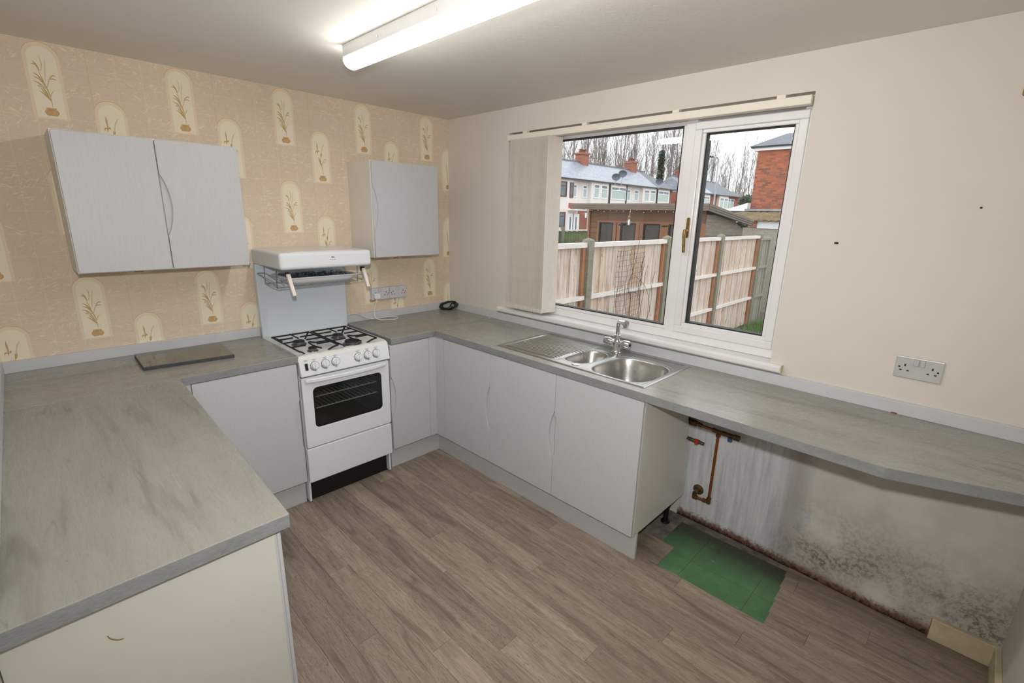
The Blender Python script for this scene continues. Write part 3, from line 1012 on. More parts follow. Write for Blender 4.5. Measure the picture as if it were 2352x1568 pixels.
# plinths
PD = .5427
for lab, a, c in (
    ('grey plinth board below cabinet left of the cooker', (-2.10, -PD, 0), (-1.513, -PD + .016, .148)),
    ('short grey plinth board between cooker and inside corner', (-.936, -PD, 0), (-PD + .001, -PD + .016, .148)),
    ('long grey plinth board below the window-run cabinets', (-PD, -2.166, 0), (-PD + .016, -PD + .0155, .148))):
    tag(MB().box(*a, *c).build('plinth', 'plinth', None, bevel=.001, at=((a[0] + c[0]) / 2, (a[1] + c[1]) / 2, 0)), lab, 'plinth', 'kitchen plinths')

# wall cabinets
wc = thing('wall_cabinet', (-1.951, 0, 1.3777), 'wide grey two-door wall cabinet on the wallpapered wall', 'cabinet', 'kitchen wall cabinets')
box('carcass', 'carcass', wc, (-2.3005, -.299, 1.3777), (-1.6021, -.0006, 1.9757), bevel=.001)
door('door', 'y', -.318, 1, -2.2975, -1.9530, 1.3815, 1.9720, wc, r=.011)
door('door', 'y', -.318, 1, -1.9485, -1.6045, 1.3815, 1.9720, wc, scoop=(1.54, 1.822), sdir=1, r=.011)
wc = thing('wall_cabinet', (-.59, 0, 1.381), 'grey single-door wall cabinet beside the window corner', 'cabinet', 'kitchen wall cabinets')
box('carcass', 'carcass', wc, (-.8475, -.292, 1.381), (-.3376, -.0006, 1.9843), bevel=.001)
door('door', 'y', -.3107, 1, -.8435, -.3390, 1.3845, 1.9805, wc, scoop=(1.545, 1.833), sdir=1, r=.009)

# ================================================================== cooker with high-level grill
def ring_prism(b, outer, inner, axis, a0, a1, mi=0):
    n = len(outer)
    def P(p, t):
        return {'z': (p[0], p[1], t), 'y': (p[0], t, p[1]), 'x': (t, p[0], p[1])}[axis]
    vs = [P(p, a0) for p in outer] + [P(p, a0) for p in inner] + [P(p, a1) for p in outer] + [P(p, a1) for p in inner]
    fs = []
    for i in range(n):
        j = (i + 1) % n
        fs += [(i, j, n + j, n + i), (2 * n + i, 3 * n + i, 3 * n + j, 2 * n + j), (i, 2 * n + i, 2 * n + j, j), (n + i, n + j, 3 * n + j, 3 * n + i)]
    return b.add(vs, fs, mi)
ck = thing('gas_cooker', (-1.237, -.32, 0), 'white gas cooker with high-level grill, four burners and glass oven door', 'cooker')
A, B = -1.508, -.966
b = MB().box(A, -.582, .012, A + .012, -.05, .874).box(B - .012, -.582, .012, B, -.05, .874).box(A, -.06, .012, B, -.05, .9)
b.box(A, -.53, .105, B, -.05, .118)
b.build('body', 'enamel', ck, bevel=.002)
b = MB()
for q in ((-1.462, -.10, .43, -1.008, -.09, .765), (-1.462, -.575, .42, -1.455, -.09, .77), (-1.015, -.575, .42, -1.008, -.09, .77), (-1.462, -.575, .42, -1.008, -.09, .428), (-1.462, -.575, .762, -1.008, -.09, .77)):
    b.box(*q)
b.build('oven_cavity', 'dark_cavity', ck)
for z in (.635, .565):
    b = MB()
    b.tube([(-1.453, -.54, z), (-1.017, -.54, z)], .0032, 6).tube([(-1.453, -.15, z), (-1.017, -.15, z)], .003, 6)
    for k in range(16):
        x = -1.44 + .41 * k / 15
        b.tube([(x, -.54, z), (x, -.15, z)], .0017, 5)
    for k in range(10):
        x = -1.42 + .39 * k / 9
        b.lathe([(.004, -.004), (.005, 0), (.004, .004)], (x, -.541, z + .003), 6)
    b.build('oven_shelf', 'shelf_wire', ck)
# hob
b = MB().prism([(-.045, .874), (-.045, .908), (-.10, .906), (-.12, .902), (-.545, .902), (-.56, .906), (-.585, .904), (-.602, .894), (-.606, .880), (-.606, .874)], 'x', A - .002, B + .004)
hob = b.build('hob', 'enamel_hob', ck, bevel=.003, seg=3)
for x in (A - .002, B - .016):
    MB().box(x, -.57, .9, x + .020, -.10, .907).build('hob_rim', 'enamel_hob', hob, bevel=.003)
for i, (x, y, r) in enumerate(((-1.393, -.332, .034), (-1.149, -.327, .034), (-1.392, -.520, .024), (-1.152, -.520, .046))):
    bn = MB().lathe([(r * 1.25, .902), (r * 1.2, .907), (r * .95, .909), (r * .95, .919), (r * .7, .920)], (x, y, 0), 28).build('burner', 'grey_burner', hob, smooth=True)
    MB().lathe([(r * .93, .9195), (r * .96, .922), (r * .9, .9255), (.001, .9262)], (x, y, 0), 28).build('burner_cap', 'black_iron', bn, smooth=True)
def support(x0, x1, y0, y1, bl):
    b = MB()
    z = .935; r = .0048
    xm = (x0 + x1) / 2
    b.tube([(x0, y1, z), (x1, y1, z)], r, 6)
    b.tube([(x0, y1, z), (x0, y0, z)], r, 6)
    b.tube([(x1, y1, z), (x1, y0, z)], r, 6)
    yb, yf, rb, rf = bl
    # fingers pointing at the burners
    for yy, s in ((yb + .045, 1), (yb - .045, 1)):
        b.tube([(x0, yy, z), (xm - .022, yy, z)], r, 6)
        b.tube([(x1, yy, z), (xm + .022, yy, z)], r, 6)
    b.tube([(xm, y1 + .012, z), (xm, yb + .018, z)], r, 6)
    # forked front finger
    b.tube(catmull([(x1, yf + .05, z), (xm + .04, yf + .05, z), (xm + .012, yf + .085, z), (xm + .03, yf + .12, z), (x1, yf + .12, z)][:3] + [(xm - .0, yf + .03, z), (xm + .0, yf - .02, z), (xm + .01, yf - .085, z)], 5), r, 6)
    b.tube([(x0, yf + .03, z), (xm - .03, yf + .03, z)], r, 6)
    b.tube([(x1, yf + .02, z), (xm + .03, yf + .02, z)], r, 6)
    # splayed feet at the corners
    for (cx, cy, dx, dy) in ((x0, y0, .045, .045), (x1, y0, -.045, .04), (x0, y1, .05, -.02), (x1, y1, -.04, -.035)):
        b.tube([(cx, cy, z), (cx + dx * .5, cy + dy * .5, z - .012), (cx + dx, cy + dy, .904)], r, 6)
    return b.build('pan_support', 'black_iron', ck)
support(-1.497, -1.277, -.600, -.200, (-.332, -.520, 0, 0))
support(-1.262, -1.035, -.600, -.200, (-.327, -.520, 0, 0))
# fascia with knobs
FA, FB_ = Vector((0, -.6065, .886)), Vector((0, -.627, .798))
sl = (FB_ - FA).normalized()
nf = Vector((0, sl.z, -sl.y)).normalized()
if nf.y > 0: nf = -nf
fas = MB().prism([(-.575, .8865), (-.6045, .8865), (-.6265, .799), (-.623, .793), (-.575, .793)], 'x', A, B + .002).build('control_panel', 'enamel', ck, bevel=.006, seg=3)
def on_f(x, z, d=0):
    t = (z - FA.z) / (FB_.z - FA.z)
    p = FA.lerp(FB_, t)
    return Vector((x, p.y, p.z)) + nf * (d - .0005)
KX = [-1.427, -1.366, -1.307, -1.167, -1.107, -1.050]
src = None
def knob_mesh(x):
    b = MB()
    p = on_f(x, .846)
    b.tube([p, p + nf * .004], [.0225, .022], 28)
    b.tube([p + nf * .004, p + nf * .013, p + nf * .016], [.0195, .0185, .016], 28)
    up = -sl
    sd = Vector((1, 0, 0))
    q = p + nf * .010
    c = []
    for (du, ds, dn) in ((-.019, -.004, 0), (-.019, .004, 0), (.019, .004, 0), (.019, -.004, 0)):
        c.append(q + up * du + sd * ds)
    vs = c + [v + nf * .014 for v in c]
    b.add(vs, [(3, 2, 1, 0), (4, 5, 6, 7), (0, 1, 5, 4), (1, 2, 6, 5), (2, 3, 7, 6), (3, 0, 4, 7)])
    return b
for x in KX:
    kb = knob_mesh(x).build('knob', 'enamel', ck, smooth=True, bevel=.0015)
    p_ = on_f(x, .846)
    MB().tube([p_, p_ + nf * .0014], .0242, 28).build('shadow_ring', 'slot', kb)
b = MB()
def dab(x, z, w, h, ang=0):
    p = on_f(x, z, .0009)
    up = -sl; sd = Vector((1, 0, 0))
    ca, sa = math.cos(ang), math.sin(ang)
    c = [p + (sd * ca + up * sa) * (sx * w / 2) + (up * ca - sd * sa) * (sy * h / 2) for sx, sy in ((-1, -1), (1, -1), (1, 1), (-1, 1))]
    vs = c + [v + nf * .0004 for v in c]
    b.add(vs, [(3, 2, 1, 0), (4, 5, 6, 7), (0, 1, 5, 4), (1, 2, 6, 5), (2, 3, 7, 6), (3, 0, 4, 7)])
for i, x in enumerate(KX):
    for k in range(6):   # flame-size arcs and dots round each knob
        a = R(200 + 14 * k)
        dab(x + .0272 * math.cos(a), .846 + .0272 * math.sin(a), .0062, .0022 if i != 2 else .001, a + math.pi / 2)
    dab(x, .846 - .0285, .0022, .004); dab(x - .0285, .852, .002, .002)
    dab(x, .872, .0025, .0025)
    for (dx, dz, w_, h_) in ((-.005, .0785 - .0005, .0085, .0008), (.005, .0785, .0085, .0008), (-.0095, .0755, .0008, .006), (.0095, .0755, .0008, .006), (0, .0755, .0008, .006), (-.004, .0730, .006, .0008), (.004, .0730, .006, .0008)):
        dab(x + dx, .8035 + dz, w_, h_)
for (dx, dz, w_, h_) in ((0, .0785, .016, .0008), (0, .0725, .016, .0008), (-.008, .0755, .0008, .006), (.008, .0755, .0008, .006), (0, .0755, .002, .003)):
    dab(-1.473 + dx, .8035 + dz, w_, h_)
b.build('dial_markings', 'slot', fas)['kind'] = 'stuff'
b = MB()
p = on_f(-1.473, .846)
c = [p + Vector((1, 0, 0)) * sx * .008 + sl * sy * .019 for sx, sy in ((-1, 1), (1, 1), (1, -1), (-1, -1))]
b.add(c + [v + nf * .004 for v in c], [(3, 2, 1, 0), (4, 5, 6, 7), (0, 1, 5, 4), (1, 2, 6, 5), (2, 3, 7, 6), (3, 0, 4, 7)])
b.build('ignition_switch', 'black_plastic', fas, bevel=.001)
# oven door
od_o = rrect(-1.506, .364, B - .001, .784, .010, 5)
od_i = rrect(-1.448, .476, -1.021, .717, .026, 5)
dr = ring_prism(MB(), od_o, od_i, 'y', -.612, -.585).build('oven_door', 'enamel', ck, bevel=.004, seg=3)
od_b = rrect(-1.437, .487, -1.032, .706, .02, 5)
ring_prism(MB(), rrect(-1.450, .474, -1.019, .719, .026, 5), od_b, 'y', -.6065, -.6045).build('glass_border', 'black_gasket', dr)
MB().prism(rrect(-1.450, .474, -1.019, .719, .026, 5), 'y', -.6095, -.6065).build('door_glass', 'oven_glass', dr)
b = MB()
prof = []
for k in range(13):
    t = k / 12
    prof.append((-1.490 + .498 * t, -.622 - .030 * math.sin(math.pi * t) ** .6))
back = [(p[0], p[1] + .016) for p in prof[::-1]]
b.prism(prof + back, 'z', .754, .778)
b.box(-1.488, -.63, .757, -1.470, -.606, .776).box(-1.012, -.63, .757, -.994, -.606, .776)
b.build('door_handle', 'enamel', dr, bevel=.006, seg=3)
b = MB().box(A + .006, -.60, .784, B - .004, -.575, .793)
b.build('shadow_gap', 'black_gasket', ck)
MB().prism(rrect(A - .001, .146, B, .358, .010, 4), 'y', -.612, -.588).build('storage_drawer', 'enamel', ck, bevel=.006, seg=3)
box('kickboard', 'black_plastic', ck, (-1.495, -.546, .0), (-.972, -.536, .148))
# splashback and grill hood
sp = MB().box(-1.498, -.046, .898, -.938, -.010, 1.357).build('splashback', 'splash', ck, bevel=.006, seg=3)
hd = MB().box(-1.502, -.462, 1.356, -.962, -.008, 1.449).build('grill_hood', 'enamel', ck, bevel=.018, seg=4)
box('top_strip', 'handle_white', hd, (-1.42, -.435, 1.4485), (-1.06, -.425, 1.4505))
b = MB()
for k in range(3):
    b.box(-1.215 + .0065 * k, -.4625, 1.4125, -1.2105 + .0065 * k, -.4618, 1.4195)
for k in range(7):
    b.box(-1.2265 + .0055 * k, -.4625, 1.402, -1.2225 + .0055 * k, -.4618, 1.404)
b.build('maker_badge', 'slot', hd)
b = MB()
for x in (-1.470, -.976):
    b.tube([(x, -.118, 1.36), (x, -.110, 1.245), (x, -.295, 1.240), (x, -.303, 1.36)], .0032, 6)
b.tube([(-1.470, -.297, 1.240), (-.976, -.297, 1.244)], .0032, 6)
b.tube([(-1.470, -.110, 1.245), (-.976, -.110, 1.245)], .0032, 6)
for k in range(6):
    x = -1.44 + .43 * k / 5
    b.tube([(x, -.297, 1.241), (x, -.110, 1.245)], .0024, 5)
for x in (-1.495, -1.45):
    b.tube([(x, -.36, 1.276), (x, -.06, 1.302)], .0028, 5)
b.tube([(-1.495, -.06, 1.302), (-1.45, -.06, 1.302)], .0028, 5)
b.tube([(-1.02, -.37, 1.292), (-.985, -.38, 1.292), (-.983, -.38, 1.262), (-1.0, -.33, 1.262)], .0032, 6)
b.tube([(-1.44, -.37, 1.292), (-1.462, -.38, 1.29), (-1.462, -.38, 1.262), (-1.45, -.33, 1.262)], .0032, 6)
b.build('grill_rack', 'steel_wire', ck)
o_ = rrect(-1.432, -.378, -1.000, -.100, .02, 4)
i_ = rrect(-1.410, -.360, -1.022, -.118, .02, 4)
b = MB()
ring_prism(b, o_, i_, 'z', 1.2955, 1.2985)
bt = rrect(-1.385, -.335, -1.047, -.143, .02, 4)
n = len(i_)
vs = [(p[0], p[1], 1.2955) for p in i_] + [(p[0], p[1], 1.256) for p in bt]
b.add(vs, [(i, (i + 1) % n, n + (i + 1) % n, n + i) for i in range(n)] + [tuple(range(n, 2 * n))])
pan = b.build('grill_pan', 'enamel', ck, smooth=True)
sol = pan.modifiers.new('thick', 'SOLIDIFY'); sol.thickness = .0015
random.seed(7)
b = MB()
nx, ny = 34, 20
vs = []
for j in range(ny):
    for i in range(nx):
        x = -1.405 + .378 * i / (nx - 1); y = -.352 + .226 * j / (ny - 1)
        vs.append((x, y, 1.293 + random.uniform(-.008, .011)))
b.add(vs, [(j * nx + i, j * nx + i + 1, (j + 1) * nx + i + 1, (j + 1) * nx + i) for j in range(ny - 1) for i in range(nx - 1)])
b.build('foil_lining', 'foil', pan)
for x, y1, z0, z1 in ((-1.441, -.462, 1.326, 1.212), (-.986, -.448, 1.332, 1.222)):
    b = MB()
    dv = Vector((0, y1 + .395, z1 - z0)).normalized()
    nn = Vector((0, -dv.z, dv.y))
    if nn.y > 0: nn = -nn
    p0 = Vector((x, -.395, z0)); p1 = Vector((x, y1, z1))
    c = []
    for p, wd in ((p0, .0105), (p1, .0095)):
        for sx, sn in ((-1, -1), (1, -1), (1, 1), (-1, 1)):
            c.append(p + Vector((sx * wd, 0, 0)) + nn * sn * .009)
    b.add(c, [(0, 1, 2, 3), (7, 6, 5, 4), (0, 4, 5, 1), (1, 5, 6, 2), (2, 6, 7, 3), (3, 7, 4, 0)])
    hh = b.build('pan_handle', 'handle_white', ck, bevel=.003)
    box('handle_bracket', 'black_gasket', hh, (x - .008, -.398, z0 - .016), (x + .008, -.372, z0 + .010))

# ================================================================== sink and tap
sk = thing('kitchen_sink', (-.29, -1.63, H), 'stainless one-and-a-half bowl sink with ribbed drainer under the window', 'sink')
SX0, SX1, SY0, SY1 = -.540, -.045, -2.126, -1.138
def sup(x, y, cx, cy, a, c, p):
    return (abs((x - cx) / a) ** p + abs((y - cy) / c) ** p) ** (1 / p)
def sm(t):
    t = max(0.0, min(1.0, t)); return t * t * (3 - 2 * t)
def sink_z(x, y):
    e = min(x - SX0, SX1 - x, y - SY0, SY1 - y)
    z = H + .0012 + .0042 * sm(e / .006) - .0030 * sm((e - .018) / .012)
    # drainer: shallow tray with ridges fanning towards the bowl
    if y > -1.575:
        tr = min((x + .505) / .02, (-.075 - x) / .02, (-1.158 - y) / .02, (y + 1.60) / .05)
        z -= .004 * sm(tr)
        r0 = sm((-1.172 - y) / .012) * sm((y + 1.545 + .11 * sm(((x + .33) / .22))) / .02)
        if -.495 < x < -.085:
            z += .0055 * r0 * max(0, math.cos((x + .495) / .0235 * 2 * math.pi)) ** 2
    # half bowl
    d1 = sup(x, y, -.318, -1.638, .140, .088, 2.6)
    z -= .095 * sm((1.03 - d1) / .30)
    z -= .0018 * sm((1.20 - d1) / .08) * (1 if d1 > 1.0 else 1)
    d2 = sup(x, y, -.331, -1.928, .186, .166, 3.2)
    z -= .150 * sm((1.02 - d2) / .22)
    z -= .0018 * sm((1.14 - d2) / .06)
    return z
NX, NY = 150, 300
vs = []
for j in range(NY + 1):
    for i in range(NX + 1):
        x = SX0 + (SX1 - SX0) * i / NX; y = SY0 + (SY1 - SY0) * j / NY
        vs.append((x, y, sink_z(x, y)))
w1 = NX + 1
b = MB().add(vs, [(j * w1 + i, j * w1 + i + 1, (j + 1) * w1 + i + 1, (j + 1) * w1 + i) for j in range(NY) for i in range(NX)])
b.build('bowl_and_drainer', 'steel', sk, smooth='all')
MB().lathe([(.030, 0), (.030, .002), (.024, .003), (.012, .0015), (.001, .0012)], (-.300, -1.655, H - .0955), 24).build('basket_strainer', 'chrome', sk, smooth=True)
MB().lathe([(.034, 0), (.034, .002), (.024, .003), (.012, .0015), (.001, .0012)], (-.331, -1.928, H - .151), 24).build('basket_strainer', 'chrome', sk, smooth=True)
MB().lathe([(.022, 0), (.0225, .0025), (.0195, .004), (.001, .0045)], (-.486, -1.690, H + .0022), 28).build('plug_button', 'chrome', sk, smooth=True)
MB().lathe([(.010, 0), (.010, .001), (.001, .001)], (-.215, -1.662, H - .052), 16).build('overflow', 'slot', sk)

tp = thing('mixer_tap', (-.123, -1.709, H + .003), 'chrome mixer tap with two side levers behind the sink', 'tap')
TX, TY = -.123, -1.709
MB().lathe([(.030, H + .003), (.030, H + .008), (.024, H + .012), (.021, H + .02), (.021, .975), (.018, .985), (.016, .992), (.0165, 1.010), (.019, 1.012), (.019, 1.018), (.013, 1.022)], (TX, TY, 0), 26).build('body', 'chrome', tp, smooth=True)
b = MB().tube(catmull([(TX, TY, 1.015), (TX, TY, 1.05), (TX, TY, 1.078), (TX - .010, TY - .011, 1.097), (TX - .035, TY - .040, 1.104), (TX - .075, TY - .088, 1.112)], 8), .0125, 16)
b.tube([(TX - .066, TY - .077, 1.1105), (TX - .086, TY - .101, 1.1145)], .0165, 18)
b.cyl((TX - .080, TY - .094, 1.113), (TX - .080, TY - .094, 1.090), .0135, .0125, 16)
b.build('spout', 'chrome', tp, smooth=True)
for s in (1, -1):
    b = MB()
    prof = [(0, .013), (.018, .014), (.03, .016), (.034, .018), (.036, .0235), (.044, .0245), (.07, .0235), (.076, .019), (.077, .002)]
    b.tube([(TX, TY + s * (.008 + d), .972) for d, r in prof], [r for d, r in prof], 12)
    h_ = b.build('handle', 'chrome', tp, smooth=True)
    MB().tube([(TX, TY + s * .0852, .972), (TX, TY + s * .0862, .972)], .009, 14).build('indicator', 'slot' if s < 0 else 'chrome', h_)

# ================================================================== sockets, plug and flex
def socket(name, o, ux, n, w, h, depth, mat, label, group=None):
    """o: centre on the wall, ux: unit along the plate, n: out of the wall"""
    o = Vector(o); ux = Vector(ux); n = Vector(n); uz = Vector((0, 0, 1))
    t = thing(name, o, label, 'socket', group)
    def slab(b, u, v, w_, h_, d0, d1):
        c = [o + ux * (u + sx * w_ / 2) + uz * (v + sz * h_ / 2) for sx, sz in ((-1, -1), (1, -1), (1, 1), (-1, 1))]
        vs = [p + n * d0 for p in c] + [p + n * d1 for p in c]
        f = [(3, 2, 1, 0), (4, 5, 6, 7), (0, 1, 5, 4), (1, 2, 6, 5), (2, 3, 7, 6), (3, 0, 4, 7)]
        if ux.cross(uz).dot(n) < 0: f = [q[::-1] for q in f]
        b.add(vs, f)
        return b
    if depth > .015:
        slab(MB(), 0, 0, w - .003, h - .003, .0005, depth - .008).build('back_box', mat, t, bevel=.002)
    slab(MB(), 0, 0, w, h, max(.0005, depth - .008), depth).build('face_plate', mat, t, bevel=.003, seg=3)
    for u in (-.0095, .0095):
        slab(MB(), u, .024, .0164, .0264, depth - .0003, depth + .0003).build('switch_recess', 'slot', t)
        slab(MB(), u, .024, .0155, .0255, depth, depth + .0035).build('switch', mat, t, bevel=.0012)
    for u in (-.043, .043):
        b = MB()
        slab(b, u, .009, .005, .0095, depth - .001, depth + .0004)
        slab(b, u - .0115, -.0125, .0078, .005, depth - .001, depth + .0004)
        slab(b, u + .0115, -.0125, .0078, .005, depth - .001, depth + .0004)
        b.build('pin_holes', 'slot', t)
    for u in (-.0605, .0605):
        b = MB()
        p = o + ux * u + n * (depth - .0005)
        b.tube([p, p + n * .0012], .0035, 12)
        b.build('screw', 'slot', t)
    return t
socket('double_socket', (-.663, 0, 1.095), (1, 0, 0), (0, -1, 0), .143, .086, .036, 'socket', 'grey double socket with a white plug in it, nearest the cooker', 'wall sockets')
socket('double_socket', (-.518, 0, 1.095), (1, 0, 0), (0, -1, 0), .143, .086, .036, 'socket', 'empty grey double socket on the wallpaper, nearer the window corner', 'wall sockets')
socket('double_socket', (0, -3.030, 1.110), (0, -1, 0), (-1, 0, 0), .150, .088, .009, 'socket_metal', 'grey double socket on the cream wall right of the window', 'wall sockets')
pg = thing('plug', (-.706, -.036, 1.083), 'white plug in the left double socket with its looping white flex', 'plug')
MB().prism(rrect(-.727, 1.062, -.683, 1.104, .010, 4), 'y', -.064, -.0375).build('plug_body', 'white_plastic', pg, bevel=.004, seg=3)
pts = [(-.706, -.050, 1.064), (-.712, -.052, 1.040), (-.727, -.048, .99), (-.732, -.05, .955), (-.728, -.062, .925), (-.700, -.085, .9142), (-.655, -.118, .9135), (-.610, -.130, .9135), (-.572, -.110, .9135), (-.560, -.075, .9138),
       (-.575, -.045, .9142), (-.615, -.032, .915), (-.665, -.040, .9165), (-.71, -.052, .9195), (-.755, -.045, .922), (-.80, -.034, .940), (-.845, -.030, .964), (-.885, -.030, .974), (-.915, -.032, .973), (-.933, -.033, .970)]
MB().tube(catmull(pts, 7), .0034, 8).build('flex', 'cable_white', pg, smooth=True)
# black cable in the corner
bc = thing('coiled_cable', (-.07, -.06, H), 'small coil of black cable in the worktop corner', 'cable')
random.seed(3)
cpt = []
e1 = Vector((.72, -.69, .10)).normalized(); e2 = Vector((.30, .30, .62)).normalized()
cc = Vector((-.078, -.082, .946))
for k in range(120):
    a = 2 * math.pi * k / 24 + .4
    rr = .062 + .012 * math.sin(k * .7) + random.uniform(-.003, .003)
    cpt.append(cc + e1 * rr * math.cos(a) + e2 * rr * .50 * math.sin(a) + Vector((-.6, -.6, .3)) * (.006 * math.sin(k * .37)))
MB().tube(catmull(cpt, 3), .0050, 7).build('coil', 'cable_black', bc, smooth=True)
b = MB().tube(catmull([cc + e1 * .03 - e2 * .03, cc + e1 * .012 - e2 * .018 + Vector((-.012, -.012, 0)), cc + e1 * .02 + e2 * .012, cc + e1 * .05 + e2 * .016], 6), .0045, 7)
b.tube([cc + e1 * .0 - e2 * .026 + Vector((-.01, -.01, .002)), cc + e1 * .035 - e2 * .012 + Vector((-.012, -.012, .004))], .011, 8)
b.build('tie_and_plug', 'cable_black', bc, smooth=True)

# granite slab on the left worktop
cb = thing('chopping_board', (-1.94, -.24, H), 'dark speckled granite chopping slab lying on the left worktop', 'chopping board')
q = [(-2.136, -.075), (-1.746, -.098), (-1.760, -.405), (-2.142, -.365)]
MB().prism(q, 'z', H + .0006, H + .019).build('slab', ['slab'], cb, bevel=.003, seg=2)
def inset(p, d):
    c = Vector((sum(a[0] for a in p) / 4, sum(a[1] for a in p) / 4))
    return [(c.x + (a[0] - c.x) * (1 + d), c.y + (a[1] - c.y) * (1 + d)) for a in p]
ring_prism(MB(), inset(q, .004)[::-1], inset(q, -.001)[::-1], 'z', H + .0012, H + .0165).build('rough_edge', 'slab_side', cb)

# ================================================================== pipework under the worktop
pw = thing('water_pipes', (-.05, -2.3, .4), 'copper and brass water pipes with a blue tap under the worktop', 'pipes')
X0 = -.046
MB().tube([(X0, -2.315, .592), (X0, -2.3135, .185)], .0078, 12).build('riser', 'copper', pw, smooth=True)
for pts_ in ([(X0, -2.185, .603), (X0, -2.30, .598)], [(X0, -2.244, .176), (X0, -2.305, .179)]):
    MB().tube(pts_, .0078, 12).build('branch_pipe', 'copper', pw, smooth=True)
for pts_, r_, n_ in (
    ([(X0, -2.150, .606), (X0, -2.195, .604)], .017, 10),
    ([(X0, -2.205, .603), (X0, -2.222, .6025)], .0135, 6),
    ([(X0, -2.283, .599), (X0, -2.300, .598)], .0135, 6),
    ([(X0, -2.298, .598), (X0, -2.335, .597)], .0105, 12),
    ([(X0, -2.333, .597), (X0, -2.350, .597)], .0135, 6),
    ([(X0, -2.350, .597), (X0, -2.395, .596)], .0115, 10),
    ([(X0, -2.393, .596), (X0, -2.420, .595)], .0155, 8),
    ([(X0, -2.315, .585), (X0, -2.315, .57)], .0125, 6),
    ([(X0, -2.3135, .205), (X0, -2.3135, .188)], .0125, 6),
    ([(X0, -2.3135, .19), (X0, -2.3135, .172)], .0115, 10),
    ([(X0, -2.30, .179), (X0, -2.283, .178)], .0125, 6),
    ([(X0, -2.25, .176), (X0, -2.228, .176)], .0125, 8),
    ([(X0, -2.234, .17), (X0, -2.234, .198)], .0125, 10),
    ([(X0, -2.234, .198), (-.002, -2.236, .203)], .012, 10),
    ):
    MB().tube(pts_, r_, n_).build('fitting', 'old_brass', pw, smooth=True)
b = MB().box(X0 - .012, -2.388, .566, X0 + .002, -2.366, .588)
b.build('tap_lever', 'blue', pw, bevel=.003)
MB().lathe([(.030, 0), (.029, -.003), (.013, -.007)], (-.0045, -2.236, .203), 18, axis='x').build('wall_plate', 'old_brass', pw)
rv = thing('isolator_valve', (-.05, -2.21, .503), 'short brass valve with a red lever beside the cabinet side', 'valve')
b = MB().tube([(X0, -2.150, .506), (X0, -2.20, .504)], .0095, 10).tube([(X0, -2.196, .504), (X0, -2.222, .5035)], .0125, 8).tube([(X0, -2.222, .5035), (X0, -2.248, .502)], .009, 8)
b.build('valve_body', 'old_brass', rv, smooth=True)
box('lever', 'red', rv, (X0 - .018, -2.218, .490), (X0 - .004, -2.202, .519), bevel=.003)

# skirting remnants
sk1 = struct(MB().box(-.066, YF, .0, -.043, -3.270, .098).build('baseboard_window', 'old_skirting', None, bevel=.003, at=(-.05, -3.37, 0)))
box('sawn_end', 'raw_wood', sk1, (-.0655, -3.270, .004), (-.0575, -3.2685, .094))
struct(MB().box(-.55, YF, .0, -.066, YF + .020, .098).build('baseboard_front', 'old_skirting', None, bevel=.003, at=(-.3, YF, 0)))

# marks and fixings on the cream wall
def wall_bit(name, y, z, w_, h_, mat, label, cat, d=.003):
    o = MB().prism(rrect(y - w_ / 2, z - h_ / 2, y + w_ / 2, z + h_ / 2, min(w_, h_) * .3, 3), 'x', -d, .001).build(name, mat, None, at=(0, y, z))
    return tag(o, label, cat, 'wall fixings')
wall_bit('wall_plug', -2.667, 1.588, .015, .008, 'slot', 'small dark screw hole in the cream wall right of the window', 'wall plug')
wall_bit('wall_plug', -3.089, 1.736, .007, .006, 'slot', 'tiny dark nail hole high on the cream wall near the right edge', 'wall plug')
wall_bit('wooden_block', -3.128, 2.113, .024, .03, 'raw_wood', 'small wooden block high on the wall at the right edge', 'block', .02)

# ================================================================== OUTDOORS
GZ = -.42
struct(box('ground', 'earth', None, (.3, -40, GZ - .1), (160, 120, GZ)))
# ---- garden fence straight out from the house
PX = [.36, 2.055, 3.92, 5.80, 7.70]
FY = .10
post_src = None
names = ['concrete fence post against the house wall, behind the blind', 'mossy concrete fence post left of the netting', 'mossy concrete fence post between netting and window handle',
         'concrete fence post in the middle of the right-hand pane', 'concrete fence post where the old grey panel begins']
for i, x in enumerate(PX):
    if post_src is None:
        b = MB().box(x - .05, FY - .05, GZ, x + .05, FY + .05, 1.415)
        b.add([(x - .05, FY - .05, 1.415), (x + .05, FY - .05, 1.415), (x + .05, FY + .05, 1.415), (x - .05, FY + .05, 1.415), (x, FY, 1.445)], [(0, 1, 4), (1, 2, 4), (2, 3, 4), (3, 0, 4)])
        post_src = b.build('fence_post', 'post', None, at=(x, FY, GZ))
        o = post_src
    else:
        o = share(post_src, 'fence_post', None, (x, FY, GZ))
    tag(o, names[i], 'fence post', 'fence posts')
random.seed(11)
labs = ['weathered fence panel left of the mossy post, next to the blind', 'weathered fence panel with wire netting hanging on it', 'weathered fence panel seen either side of the window mullion',
        'weathered fence panel left of the old grey panel', 'old grey fence panel at the garden end']
ends = PX + [8.42]
slat_src = None; rail_src = None
